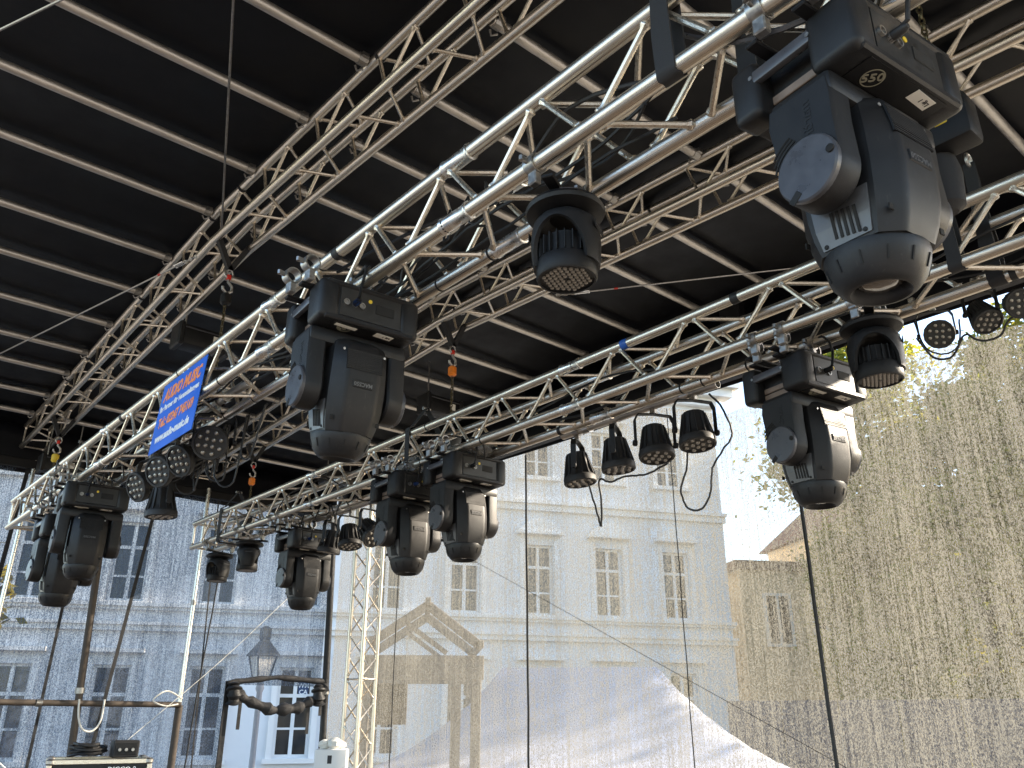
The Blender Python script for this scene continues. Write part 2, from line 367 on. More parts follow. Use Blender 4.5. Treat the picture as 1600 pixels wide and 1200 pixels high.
# vertical tower at the rear left corner
def tower(u, v, z0, z1, label, a=0.24, rot=12):
    mid = W(u, v, z0); t = thing('truss_tower', mid, label, 'truss tower'); t.rotation_euler = (0, 0, R(rot)); H = z1-z0; h = a/2
    for sx in (-h, h):
        for sy in (-h, h): link('chord', cyl(0.0245, 16), 'aluminium', t, M=along((sx, sy, 0), (sx, sy, H)))
    k = 0; z = 0.06
    while z < H-0.5:
        for (p, q) in (((-h, -h), (h, -h)), ((h, -h), (h, h)), ((h, h), (-h, h)), ((-h, h), (-h, -h))):
            link('brace', brace_mesh(0.0095), 'aluminium', t, M=along((*p, z), (*q, z+0.23))); link('brace', brace_mesh(0.0095), 'aluminium', t, M=along((*q, z+0.25), (*p, z+0.48)))
            if k % 4 == 0: link('brace', brace_mesh(0.0095), 'aluminium', t, M=along((*p, z-.02), (*q, z-.02)))
        z += 0.5; k += 1
    MB().cbox(-.2, .2, -.2, .2, 0, .02, .004).build('base_plate', 'steel', t)
tower(9.12, 5.55, -1.6, 2.75, 'upright aluminium truss tower standing in the rear left corner')

# ------------------------------------------------------------------ gauze walls
def gauze(name, label, m, f, nu, nv, skip=lambda i, j: False):
    g = MB(); vs = [tuple(f(i/nu, j/nv)) for i in range(nu+1) for j in range(nv+1)]
    g.add(vs, [(i*(nv+1)+j, (i+1)*(nv+1)+j, (i+1)*(nv+1)+j+1, i*(nv+1)+j+1) for i in range(nu) for j in range(nv) if not skip(i, j)])
    return tag(g.build(name, m, smooth=80), label, 'gauze screen')
gr = gauze('gauze_screen', 'large glittering mesh gauze screen closing the back of the stage', 'gauze_rear',
      lambda s, t: W(U0+(10.60-U0)*s, V1+0.06+0.03*math.sin(s*57+1.5*t)+0.018*math.sin(s*131+t*2)+0.008*math.sin(s*263), -2.7+(2.7+2.76-0.27*max(0, min(1, (4.7-(U0+(10.60-U0)*s))/.7)))*t), 150, 12)  # top edge dips at the right, shaped to let sun reach the rear spotlights
LV0, LV1 = 0.9, 5.86
gl = gauze('gauze_screen', 'mesh gauze screen tinted skylight blue at the left end of the stage with an open doorway', 'gauze_side',
      lambda s, t: W(10.66+0.015*math.sin(s*40)+0.01*math.sin(s*90+t*3), LV0+(LV1-LV0)*s, -2.7+5.4*t), 144, 54,
      lambda i, j: (LV0+(LV1-LV0)*(i+.5)/144) > 4.57 and (-2.7+5.4*(j+.5)/54) < 0.36)
def cord(par, p, q, r=0.008, m='rubber'):
    MB().tube(sag(p, q, 0.0, 14, 0.004), r, 6).build('seam_cord', m, par)
for u, r in ((6.58, .011), (3.37, .016), (4.6, .005), (9.0, .006)):
    cord(gr, W(u, V1+0.02, 2.7), W(u-0.03, V1+0.02, -2.6), r)
for (va, vb, w) in ((1.88, 1.72, .022), (2.56, 2.46, .016), (3.37, 3.02, .020), (4.13, 4.24, .008)):
    pa = W(10.6, va, 2.65); pb = W(10.6, vb, -1.0)
    MB().add([tuple(pa+Vector((-w, 0, 0))), tuple(pa+Vector((w, 0, 0))), tuple(pb+Vector((w, 0, 0))), tuple(pb+Vector((-w, 0, 0))),
              tuple(pa+Vector((-w, -.006, 0))), tuple(pa+Vector((w, -.006, 0))), tuple(pb+Vector((w, -.006, 0))), tuple(pb+Vector((-w, -.006, 0)))],
             [(0,1,2,3),(4,7,6,5),(0,4,5,1),(1,5,6,2),(2,6,7,3),(3,7,4,0)]).build('seam_strap', 'webbing', gl, smooth=0)
# rolled up doorway flap of the side screen
fl = thing('rolled_curtain', W(10.58, 5.2, 0.36), 'bundle of black curtain tied up across the top of the doorway', 'curtain')
def rel(o, *p): return W(*p)-o.location
def lumpy(pts, r, n=12, amp=0.25, sub=6):
    P = []; rs = []
    for a, bq in zip(pts[:-1], pts[1:]):
        for k in range(sub): P.append(Vector(a).lerp(Vector(bq), k/sub)); rs.append(r*(1+amp*math.sin(len(P)*1.7)+random.uniform(-amp, amp)*0.6))
    P.append(Vector(pts[-1])); rs.append(r*0.6); rs[0] = r*0.6
    return MB().tube(P, rs, n)
lumpy([rel(fl, 10.58, 4.55, .36), rel(fl, 10.56, 4.8, .22), rel(fl, 10.55, 5.15, .10), rel(fl, 10.55, 5.5, .13), rel(fl, 10.57, 5.75, .25), rel(fl, 10.58, 5.92, .42)], 0.062, 12).build('bundle', 'webbing', fl)
lumpy([rel(fl, 10.60, 4.55, .42), rel(fl, 10.60, 5.2, .50), rel(fl, 10.60, 5.95, .46)], 0.035).build('hem_roll', 'webbing', fl)
for vv, z0 in ((4.62, .30), (5.78, .30)):
    lumpy([rel(fl, 10.56, vv, z0+.12), rel(fl, 10.53, vv, z0), rel(fl, 10.56, vv+.02, z0-.14)], 0.075).build('knot', 'rubber', fl)
for vv, l in ((4.72, .34), (5.66, .40), (5.83, .18)):
    MB().cbox(-.022, .022, -.004, .004, -l, 0, .002).build('tie', 'webbing', fl).location = rel(fl, 10.55, vv, .22)
for vv in (4.57, 5.93):
    MB().cbox(-.035, .035, -.01, .01, -3.0, 0, .003).build('door_edge', 'webbing', fl).location = rel(fl, 10.63, vv, .44)

# ------------------------------------------------------------------ moving head spotlights
def superring(hx, hy, z, n=40, e=0.42, dx=0, dy=0):
    out = []
    for k in range(n):
        a = 2*math.pi*(k+.5)/n; c, s = math.cos(a), math.sin(a)
        out.append((dx+hx*math.copysign(abs(c)**e, c), dy+hy*math.copysign(abs(s)**e, s), z))
    return out
BODY = [(-.192, .078, .062, -.016), (-.203, .100, .086, -.012), (-.230, .110, .114, -.002), (-.30, .114, .130, 0), (-.38, .116, .137, 0), (-.46, .114, .134, 0), (-.515, .107, .124, 0), (-.556, .097, .110, 0)]
def octring(hx, hy, z, dy=0):
    cx, cy = hx*.56, hy*.66; k = .10; out = []
    c = [(hx, -cy), (hx, cy), (cx, hy), (-cx, hy), (-hx, cy), (-hx, -cy), (-cx, -hy), (cx, -hy)]
    for i in range(8):
        p, q, r_ = Vector(c[i-1]), Vector(c[i]), Vector(c[(i+1) % 8])
        for w in (q+(p-q).normalized()*.012, q*.994, q+(r_-q).normalized()*.012): out.append((w.x, w.y+dy, z))
    return out
def hx_at(z, which=1):
    for (za, *a), (zb, *bq) in zip(BODY[:-1], BODY[1:]):
        if zb <= z <= za:
            t = (za-z)/(za-zb); return a[which-1]+(bq[which-1]-a[which-1])*t
    return BODY[-1][which]
PIV = -0.40
T550 = text_mesh('550', 0.036, 0.0006); TBADGE = text_mesh('MAC550', 0.021, 0.0004); TMART = text_mesh('martin', 0.062, 0.0015, depth=0.0015)
def make_head():
    t = bpy.data.objects.new('moving_head_spotlight', None); COL.objects.link(t); t.empty_display_size = .1
    b = MB()
    b.cbox(-.15, .15, -.162, .178, -.165, -.004, .012, 2)
    for sx in (-1, 1):
        for (y0, y1) in ((-.170, -.040), (.105, .190)):
            x0, x1 = sorted((sx*.128, sx*.212))
            b.cbox(x0, x1, y0, y1, -.168, 0, .022, 3)
    b.cbox(-.19, .19, -.169, -.14, -.168, -.142, .006).cbox(-.19, .19, -.169, -.14, -.022, -.001, .006)
    base = b.build('base', 'grey_plastic', t)
    for sx in (-1, 1):
        MB().cbox(-.011, .011, -.068, .140, -.018, .018, .006, 2, M=Matrix.Translation((sx*.198, 0, -.055))).build('handle', 'cap_plastic', base)
        MB().cbox(-.004, .004, -.04, .106, -.024, .0, .002, M=Matrix.Translation((sx*.152, 0, -.10))).cbox(-.004, .004, -.04, .106, -.024, .0, .002, M=Matrix.Translation((sx*.152, 0, -.13))).build('side_slot', 'brown_slots', base)
        for yy in (-.05, .122):
            MB().lathe([(.006, -.001), (.006, .003)], 10, M=Matrix.Translation((sx*.209, yy, -.055)) @ Matrix.Rotation(R(sx*90), 4, 'Y')).build('screw', 'steel', base)
    MB().box(-.165, -.128, -.0, .0, 0, 0) if 0 else None
    MB().box(-.128, .128, -.1645, -.161, -.142, -.024).build('control_panel', 'led_face', base, smooth=0)
    MB().cbox(.02, .10, -.167, -.1635, -.10, -.06, .002).build('display', 'void_black', base)
    MB().lathe([(.008, 0), (.008, .002)], 16, M=Matrix.Translation((-.005, -.1645, -.055)) @ Matrix.Rotation(R(90), 4, 'X')).build('round_sticker', 'yellow', base)
    for xx in (-.105, -.07, -.04):
        MB().lathe([(.013, 0), (.013, .008), (.009, .008), (.009, .002)], 14, M=Matrix.Translation((xx, -.1645, -.085)) @ Matrix.Rotation(R(90), 4, 'X')).build('connector', 'steel', base)
    link('lettering', T550, 'print_cream', base, M=frame((-.085, -.115, -.1712), (.766, -.643, 0), (-.643, -.766, 0), (0, 0, -1)))
    ring = MB()
    for k in range(28):
        a = k*2*math.pi/28; ring.box(-.0012, .0012, -.003, .003, -.0005, .0005, M=Matrix.Translation((-.085+.027*math.cos(a), -.115+.027*math.sin(a), -.1712)) @ Matrix.Rotation(a, 4, 'Z'))
    ring.build('logo_ring', 'print_cream', base, smooth=0, kind='stuff')
    MB().box(-.145, .145, -.155, .0, -.1702, -.164).build('underside_plate', 'black_plastic', base, smooth=0)
    # yoke
    y = MB(); y.cbox(-.205, .205, -.085, .085, -.232, -.170, .014, 2)
    for sx in (-1, 1):
        rings = []
        for (xo, sh) in ((.134, .92), (.142, 1), (.196, 1), (.206, .93)):
            pts = []
            for k in range(22):
                a = math.pi+math.pi*k/21; pts.append((sx*xo, .084*sh*math.cos(a), PIV+.084*sh*math.sin(a)))
            pts += [(sx*xo, .090*sh, -.30), (sx*xo, .098*sh, -.235), (sx*xo, .090*sh, -.19), (sx*xo, -.078*sh, -.19), (sx*xo, -.082*sh, -.235), (sx*xo, -.080*sh, -.30)]
            rings.append(pts)
        y.loft(rings)
    yoke = y.build('yoke', 'grey_plastic', t)
    for sx in (-1, 1):
        Mx = Matrix.Translation((sx*.205, 0, PIV)) @ Matrix.Rotation(R(sx*90), 4, 'Y')
        MB().lathe([(.080, -.03), (.080, .010), (.076, .014)], 40, M=Mx).build('pivot_cover', 'cap_plastic', yoke)
        MB().lathe([(.010, 0), (.010, .006), (.006, .008)], 12, M=Mx @ Matrix.Translation((-.01*sx, -.066, .012))).build('lock_knob', 'void_black', yoke)
        MB().cbox(-.010, .010, -.016, .016, .013, .0155, .001, M=Mx @ Matrix.Translation((sx*.060, .038, 0)) @ Matrix.Rotation(R(40), 4, 'Z')).build('tilt_lock', 'void_black', yoke)
        for q, rr in enumerate((.088, .098, .108, .118)):
            pts = []
            for k in range(9):
                a = R(18+k*(58-q*6)/8+q*4); pts.append((sx*.2065, rr*math.cos(a)*.98, PIV+rr*math.sin(a)))
            pts = [p for p in pts if p[1] < .094]
            if len(pts) > 1: MB().tube(pts, .0028, 5).build('arc_slot', 'void_black', yoke)
        lm = frame((sx*.2062, -.012, -.272), (0, 0, -1), (0, -sx, 0), (sx, 0, 0))
        link('lettering', TMART, 'grey_plastic', yoke, M=lm @ Matrix.Scale(.62, 4))
    # head
    h = MB(); h.loft([octring(hx, hy, z-PIV, dy) for z, hx, hy, dy in BODY])
    head = h.build('head_shell', 'grey_plastic', t); head.location = (0, 0, PIV)
    Z = lambda z: z-PIV
    for sx in (-1, 1):
        rs = []
        for z, hw in ((-.44, .074), (-.50, .070), (-.548, .062)):
            x = sx*(hx_at(z)+.0005); rs.append([(x, -hw, Z(z)), (x, hw, Z(z)), (x+sx*.003, hw, Z(z)), (x+sx*.003, -hw, Z(z))])
        MB().loft(rs).build('side_panel', 'silver_panel', head, smooth=0)
        ang = math.atan2(hx_at(-.55)-hx_at(-.49), .06)
        for k in range(5):
            z = -.505; x = sx*(hx_at(z)+.0042)
            MB().box(-.0012, .0012, -.0035, .0035, -.032, .032, M=Matrix.Translation((x, -.036+k*.0145, Z(z+.006*(k-2)*.3))) @ Matrix.Rotation(-sx*ang, 4, 'Y')).build('vent_slot', 'void_black', head, smooth=0)
        for yy in (-.048, .052):
            z = -.540; MB().lathe([(.0055, -.001), (.0055, .001)], 12, M=Matrix.Translation((sx*(hx_at(z)+.0040), yy, Z(z))) @ Matrix.Rotation(R(sx*90), 4, 'Y')).build('screw_hole', 'void_black', head)
    for sy in (-1, 1):
        gr_ = MB(); gr_.box(-.072, .072, 0, .0015, Z(-.315), Z(-.238), M=None)
        ys = lambda z: sy*(hx_at(z, 2)+.001)
        g2 = MB()
        rs = [[(-.074, ys(z)-sy*.004, Z(z)), (.074, ys(z)-sy*.004, Z(z)), (.074, ys(z)+sy*.0005, Z(z)), (-.074, ys(z)+sy*.0005, Z(z))] for z in (-.236, -.26, -.29, -.318)]
        g2.loft(rs)
        gg = g2.build('vent_grille', 'black_plastic', head, smooth=0)
        rb = MB()
        for k in range(11):
            z = -.242-k*.0072; rb.box(-.071, .071, ys(z)-.0018, ys(z)+.0018, Z(z)-.0013, Z(z)+.0013)
        rb.build('grille_ribs', 'grey_plastic', head, smooth=0, kind='stuff')
        z = -.372; yy = sy*(hx_at(z, 2))
        MB().cbox(-.042, .042, yy-.003, yy+.003, Z(z)-.015, Z(z)+.015, .002).build('badge', 'black_plastic', head)
        link('lettering', TBADGE, 'silver_panel', head, M=frame((0, yy+sy*.0035, Z(z)), (sy, 0, 0), (0, 0, -1), (0, sy, 0)) if sy > 0 else frame((0, yy-.0035, Z(z)), (-1, 0, 0), (0, 0, -1), (0, -1, 0)))
        for xx in (-.085, .085):
            MB().lathe([(.005, 0), (.005, .002)], 10, M=Matrix.Translation((xx, sy*.112, Z(-.243))) @ Matrix.Rotation(R(-sy*90), 4, 'X')).build('screw', 'steel', head)
        for xx in (-.094, .094):
            MB().cbox(-.008, .008, -.002, .002, -.008, .008, .001, M=Matrix.Translation((xx, sy*.108, Z(-.51)))).build('latch', 'void_black', head)
    bz = MB().lathe([(.095, Z(-.548)), (.114, Z(-.556)), (.115, Z(-.564)), (.111, Z(-.585)), (.101, Z(-.615)), (.087, Z(-.634)), (.074, Z(-.645)), (.066, Z(-.646)), (.062, Z(-.642)), (.056, Z(-.634)), (.052, Z(-.618))], 48)
    bez = bz.build('bezel', 'grey_plastic', head)
    for k in range(12):
        a = 2*math.pi*(k+.5)/12
        MB().box(-.0022, .0022, -.002, .002, -.016, .016, M=Matrix.Rotation(a, 4, 'Z') @ Matrix.Translation((.1068, 0, Z(-.598))) @ Matrix.Rotation(R(18), 4, 'Y')).build('bezel_slot', 'void_black', head, smooth=0)
    MB().lathe([(.052, Z(-.615)), (.046, Z(-.624)), (.032, Z(-.631)), (.014, Z(-.634)), (.001, Z(-.6345))], 28, (True, False)).build('lens', 'lens_glass', head)
    return t, base, head
CLAMP = MB()
for k in range(1): 
    CLAMP.lathe([(.0275, -.020), (.034, -.020), (.034, .020), (.0275, .020), (.0275, -.020)], 18, (False, False), M=Matrix.Rotation(R(90), 4, 'X'))
    CLAMP.cbox(-.014, .014, -.018, .018, -.075, -.03, .004).cbox(-.016, .016, -.006, .006, -.010, .010, .003, M=Matrix.Translation((-.036, 0, 0))).lathe([(.009, -.008), (.009, .008)], 6, M=Matrix.Translation((-.054, 0, 0)))
CLAMP = CLAMP.mesh('hook_clamp')
proto, _, _ = make_head(); rr0 = random.Random(3)
HEADS = [  # u, v centre, z of tilt axis, tilt deg, truss v, extra pan, label
 (0.705, 1.72, 1.135, 2, VB, -8, 'largest black moving head spotlight hanging close to the camera at right'),
 (2.72, 1.51, 1.165, 9, VB, -5, 'black moving head spotlight hung right of the blue banner on front truss'),
 (1.81, 3.36, 1.105, 1, VD, -10, 'moving head spotlight hung against the white sky and autumn tree'),
 (4.66, 3.13, 1.13, -2, VD, -3, 'left one of the two sunlit moving heads beside each other on rear truss'),
 (4.17, 3.22, 1.165, -2, VD, -3, 'right one of the two sunlit moving heads beside each other on rear truss'),
 (6.45, 1.60, 1.15, -1, VB, -6, 'dark moving head spotlight near the far end of front truss, higher of the pair'),
 (7.02, 1.61, 1.02, 4, VB, 0, 'dark moving head at the far left, half hidden behind its higher neighbour'),
 (6.62, 3.40, 1.10, 0, VD, 0, 'small moving head hung on the far end of rear truss, left of the tower'),
]
for i, (u, v, zd, tilt, tv, pan, label) in enumerate(HEADS):
    t = proto if i == 0 else copy_tree(proto)
    t.location = W(u, v, zd+0.40); t.rotation_euler = (0, 0, R(pan)); tag(t, label, 'spotlight', 'moving head spotlights')
    for c in t.children:
        if c.name.startswith('head_shell'): c.rotation_euler = (R(tilt), 0, 0)
        if c.name.startswith('base'): base = c
    lx = .075 if i == 0 else -.085
    M_ = Matrix.Translation((lx, -.132, -.1715)) @ Matrix.Rotation(R(4), 4, 'Z')
    MB().box(-.045 if i else -.038, .045 if i else .038, -.010 if i else -.017, .010 if i else .017, -.0008, .0004, M=M_).build('name_label', 'white_label', base, smooth=0)
    if i == 0:
        link('lettering', text_mesh('Lig 1', 0.018), 'ink', base, M=M_ @ frame((.012, 0, -.0012), (-1, 0, 0), (0, 1, 0), (0, 0, -1)))
    for cx in (tv, tv+A2):
        for cy in (-.07, .07):
            o = link('hook_clamp', CLAMP, 'steel', t); o.location = (cx-v, cy, ZB-(zd+0.40)); o.matrix_local = Matrix.Rotation(-R(pan), 4, 'Z') @ Matrix.Translation((cx-v, cy, ZB-(zd+0.40)))
    top = ZB-(zd+0.40)-.07
    for cy in (-.07, .07): MB().cbox(min(tv-v, -.1)-.01, max(tv+A2-v, .1)+.01, cy-.018, cy+.018, top-.012, top, .003).build('mounting_bracket', 'black_plastic', t)
    cp = [Vector((-.07, -.168, -.085)), Vector((-.075, -.215, -.075)), Vector((-.07, -.225, -.01)), Vector((-.05, -.20, .05)), Vector((rr0.uniform(-.06, .06), -.10-rr0.uniform(0, .1), .10)), Vector((0, .05, .12))]
    MB().tube(cp, .006, 6).build('power_cable', 'rubber', t); MB().lathe([(.013, 0), (.012, .035), (.007, .045)], 12, M=Matrix.Translation((-.07, -.166, -.085)) @ Matrix.Rotation(R(90), 4, 'X')).build('plug', 'blue_tape' if i % 2 else 'rubber', t)
    if top > 0.03:
        for sx in (-.1, .1):
            MB().cbox(sx-.02, sx+.02, -.06, .06, -.01, top-.008, .003).build('spacer', 'black_plastic', t)
# ------------------------------------------------------------------ LED wash moving heads
def make_wash():
    t = bpy.data.objects.new('led_wash_light', None); COL.objects.link(t); t.empty_display_size = .1
    b = MB().lathe([(.060, 0), (.085, -.004), (.120, -.022), (.126, -.034), (.122, -.046), (.085, -.058), (.07, -.060)], 40)
    base = b.build('base', 'black_plastic', t)
    MB().box(-.118, -.06, -.028, .028, -.0575, -.055, M=Matrix.Rotation(R(25), 4, 'Z') @ Matrix.Rotation(R(9), 4, 'Y') @ Matrix.Translation((0, 0, .013))).build('display', 'cap_plastic', base, smooth=0)
    n = 64; outer = []; rings = 7; prof = [(.055, -.056), (.085, -.064), (.102, -.085), (.108, -.12), (.109, -.16), (.107, -.20), (.102, -.235)]
    g = MB(); vs = []
    def low(th):
        y = .105*math.sin(th); q = 1-(y/.086)**2
        return -.235+(.135*math.sqrt(q) if q > 0 else 0)
    for inner in (0, 1):
        for k in range(n):
            th = 2*math.pi*k/n; zl = low(th)
            for j in range(rings+1):
                s = j/rings; z = -.056+(zl+.056)*s
                # radius from profile
                r = prof[-1][0]
                for (ra, za), (rb_, zb) in zip(prof[:-1], prof[1:]):
                    if zb <= z <= za: r = ra+(rb_-ra)*(za-z)/(za-zb); break
                vs.append(((r-.013*inner)*math.cos(th), (r-.013*inner)*math.sin(th), z))
    m = rings+1; fs = []
    for k in range(n):
        k2 = (k+1) % n
        for j in range(rings):
            fs.append((k*m+j, k2*m+j, k2*m+j+1, k*m+j+1)); fs.append((n*m+k*m+j, n*m+k*m+j+1, n*m+k2*m+j+1, n*m+k2*m+j))
        fs.append((k*m+rings, k2*m+rings, n*m+k2*m+rings, n*m+k*m+rings)); fs.append((k*m, n*m+k*m, n*m+k2*m, k2*m))
    g.add(vs, fs); yk = g.build('yoke', 'grey_plastic', t)
    for sy in (-1, 1):
        MB().cbox(-.04, .04, sy*.1085-.0015, sy*.1085+.0015, -.128, -.104, .001).build('badge', 'black_plastic', yk)
        MB().box(-.032, .032, sy*.110-.0008, sy*.110+.0008, -.119, -.115).build('logo_bar', 'cap_plastic', yk, smooth=0)
    head = MB().lathe([(.05, -.135), (.072, -.14), (.074, -.205), (.088, -.212), (.093, -.225), (.094, -.268), (.090, -.274), (.084, -.274), (.083, -.268)], 48).build('head', 'black_plastic', t)
    MB().lathe([(.083, -.2675), (.0005, -.2675)], 40, (False, False)).build('front_plate', 'led_face', head)
    for k in range(22):
        a = 2*math.pi*k/22
        MB().cbox(.070, .088, -.0016, .0016, -.208, -.142, .001, M=Matrix.Rotation(a, 4, 'Z')).build('cooling_fin', 'grey_plastic', head)
    L = MB(); d = .0178
    for q in range(-4, 5):
        for r_ in range(-4, 5):
            if abs(q+r_) > 4 or (q == 0 and r_ == 0): continue
            x = d*(q+r_/2); yv = d*r_*.866
            L.lathe([(.0072, -.2678), (.0062, -.272), (.0028, -.2745)], 8, (False, True), M=Matrix.Translation((x, yv, 0)))
    L.build('led_lenses', 'led_lens', head, kind='stuff')
    MB().cbox(-.16, .16, -.02, .02, -.002, .010, .003).build('mounting_plate', 'black_plastic', t)
    return t
wproto = make_wash()
WASH = [(1.585, 1.60, 1.515, VB, 26, 'round LED wash light with many lenses hung from the middle of front truss'),
        (1.40, 3.21, 1.555, VD, 26, 'round LED wash light hung just below the largest moving head'),
        (8.02, 3.21, 1.50, VD, 20, 'small dark LED wash light hung at the left end of rear truss'),
        (7.36, 3.21, 1.52, VD, -25, 'small dark LED wash light, second from the left end of rear truss')]
for i, (u, v, z, tv, rz, label) in enumerate(WASH):
    t = wproto if i == 0 else copy_tree(wproto)
    t.location = W(u, v, z); t.rotation_euler = (0, 0, R(rz)); tag(t, label, 'wash light', 'LED wash lights')
    if i == 0 or True:
        for sx in (-1, 1):
            o = link('hook_clamp', CLAMP, 'steel', t)
            o.matrix_local = Matrix.Rotation(-R(rz), 4, 'Z') @ Matrix.Translation((tv+A2/2-v+sx*A2/2, 0, ZB-z))

# ------------------------------------------------------------------ LED par cans
def make_par(n=12):
    t = bpy.data.objects.new('par_can', None); COL.objects.link(t); t.empty_display_size = .1
    # body axis: beam along -z of the 'body' object, pivot at origin
    oct_ = lambda r, z, k=16: [(r*math.cos(2*math.pi*q/k)*(1 if q % 2 else .985), r*math.sin(2*math.pi*q/k)*(1 if q % 2 else .985), z) for q in range(k)]
    b = MB().loft([oct_(.050, .105), oct_(.060, .10), oct_(.072, .0), oct_(.080, -.03), oct_(.094, -.042), oct_(.098, -.05), oct_(.098, -.078), oct_(.094, -.082), oct_(.084, -.082), oct_(.083, -.074)])
    body = b.build('body', 'rubber', t)
    for k in range(14):
        a = 2*math.pi*k/14
        MB().add([(.055, -.002, .098), (.064, -.002, .098), (.094, -.002, -.038), (.074, -.002, -.038), (.055, .002, .098), (.064, .002, .098), (.094, .002, -.038), (.074, .002, -.038)],
                 [(0,3,2,1),(4,5,6,7),(0,1,5,4),(1,2,6,5),(2,3,7,6),(3,0,4,7)], Matrix.Rotation(a, 4, 'Z')).build('cooling_fin', 'rubber', body, smooth=0)
    L = MB()
    pos = [(.026*math.cos(R(45+90*k)), .026*math.sin(R(45+90*k))) for k in range(4)]+[(.063*math.cos(R(22+45*k)), .063*math.sin(R(22+45*k))) for k in range(8)]
    for x, y in pos: L.lathe([(.0125, -.073), (.0125, -.077), (.0095, -.083), (.0035, -.0855)], 12, (False, True), M=Matrix.Translation((x, y, 0)))
    L.build('led_lenses', 'led_lens', body, kind='stuff')
    MB().lathe([(.05, .104), (.02, .108)], 14).build('back_cap', 'black_plastic', body)
    br = MB()
    for s, h in ((1, .20), (-1, .20)):
        pass
    pts = [(-.112, 0, 0), (-.112, 0, .13), (-.095, 0, .165), (0, 0, .172), (.095, 0, .165), (.112, 0, .13), (.112, 0, 0)]
    for p, q in zip(pts[:-1], pts[1:]):
        p = Vector(p); q = Vector(q); d = (q-p).normalized(); nrm = d.cross(Vector((0, 1, 0)))
        vs = [p+nrm*.003+Vector((0, -.016, 0)), p+nrm*.003+Vector((0, .016, 0)), p-nrm*.003+Vector((0, .016, 0)), p-nrm*.003+Vector((0, -.016, 0))]
        vs += [x+(q-p) for x in vs]
        br.add([tuple(x) for x in vs], [(0,1,2,3),(4,7,6,5),(0,4,5,1),(1,5,6,2),(2,6,7,3),(3,7,4,0)])
    br.build('bracket', 'black_plastic', t, smooth=0)
    for s in (-1, 1): MB().lathe([(.016, -.006), (.018, 0), (.016, .014)], 12, M=Matrix.Translation((s*.112, 0, 0)) @ Matrix.Rotation(R(s*90), 4, 'Y')).build('knob', 'black_plastic', t)
    o = link('hook_clamp', CLAMP, 'steel', t); o.matrix_local = Matrix.Translation((0, 0, .245)) @ Matrix.Rotation(R(90), 4, 'Z')
    return t
pproto = make_par()
first = [True]
def par(u, v, z, az, tilt, roll, label, group, clamp=None, cable=True):
    """az: compass of the beam (degrees from +u towards +v); tilt: 0 straight down, 90 level"""
    t = pproto if first[0] else copy_tree(pproto); first[0] = False
    t.location = W(u, v, z); tag(t, label, 'spotlight', group)
    d = Vector((math.sin(R(az)), math.cos(R(az)), 0))        # world heading of the beam
    t.rotation_euler = (0, 0, math.atan2(d.y, d.x)-R(90))    # local +y looks along d
    for c in t.children:
        if c.name.startswith('body'): c.rotation_euler = (Euler((R(tilt), 0, 0)).to_matrix() @ Euler((0, 0, R(roll))).to_matrix()).to_euler()
        if c.name.startswith('hook_clamp'): c.matrix_local = Matrix.Translation((0, 0, .245)) @ Matrix.Rotation(-t.rotation_euler.z, 4, 'Z')
    return t
GB, GR, GE, GC = 'LED par cans below the blue banner', 'row of LED par cans on the bar under rear truss', 'LED par cans along the rear eave', 'cluster of LED par cans beside the tower'
par(4.45, 1.66, 1.43, -145, 72, 10, 'LED par can with round face turned to the camera, right of the banner', GB)
par(4.80, 1.66, 1.42, -112, 62, 0, 'LED par can turned aside under the lower right corner of banner', GB)
par(5.15, 1.66, 1.42, -118, 70, 0, 'LED par can turned aside under the lower left corner of banner', GB)
par(5.50, 1.66, 1.40, -106, 66, 0, 'leftmost LED par can of the tilted ones below the banner', GB)
par(5.33, 1.72, 1.25, 90, 4, 0, 'LED par can pointing straight down below the leftmost tilted one', GB)
par(3.335, 3.42, 1.36, 150, 7, 0, 'first LED par can from the left in the row of four', GR)
par(3.03, 3.42, 1.375, 150, 5, 15, 'second LED par can from the left in the row of four', GR)
par(2.75, 3.42, 1.38, -150, 9, 5, 'third LED par can from the left in the row of four', GR)
par(2.48, 3.42, 1.385, -150, 9, 20, 'rightmost LED par can of the row of four', GR)
par(1.965, 5.50, 2.40, -120, 68, 5, 'LED par can facing the camera below the dark rear eave', GE)
par(1.67, 5.50, 2.43, -140, 32, 0, 'LED par can tilted down between two others at the rear eave', GE)
par(1.46, 5.50, 2.44, -125, 62, 0, 'LED par can cut by the right picture edge at the rear eave', GE)
par(6.24, 3.42, 1.36, -30, 10, 0, 'LED par can pointing down nearest the small far moving head', GC)
par(5.93, 3.42, 1.36, 180, 12, 0, 'LED par can pointing down, middle of the cluster left of tower', GC)
par(5.62, 3.42, 1.36, 170, 48, 0, 'tilted LED par can with pale front, right of the cluster beside tower', GC)
def bar(name, label, u0, u1, v, z, r=0.025):
    t = thing(name, W((u0+u1)/2, v, z), label, 'bar', 'pipe bars clamped to the trusses'); c = t.location
    o = MB().lathe([(r-.004, 0), (r, 0), (r, 1), (r-.004, 1), (r-.004, 0)], 20, (False, False)).mesh('pipe')
    link('pipe', o, 'galvanised', t, M=along(W(u0, v, z)-c, W(u1, v, z)-c))
    for uu in (u0+(u1-u0)*.18, u0+(u1-u0)*.82):
        k = MB().lathe([(r+.001, -.025), (r+.008, -.025), (r+.008, .025), (r+.001, .025)], 16, M=Matrix.Rotation(R(90), 4, 'X')).cbox(-.05, .0, -.02, .02, .0, .045, .004)
        k.build('pipe_clamp', 'aluminium_bright', t).location = W(uu, v, z)-c
bar('pipe_bar', 'short pipe bar that holds the row of four par cans', 2.32, 3.46, 3.42, 1.605)
bar('pipe_bar', 'pipe bar with open end beside the blue banner', 4.05, 5.75, 1.66, 1.675)
bar('pipe_bar', 'pipe bar over the cluster of par cans beside tower', 5.4, 6.5, 3.42, 1.605)
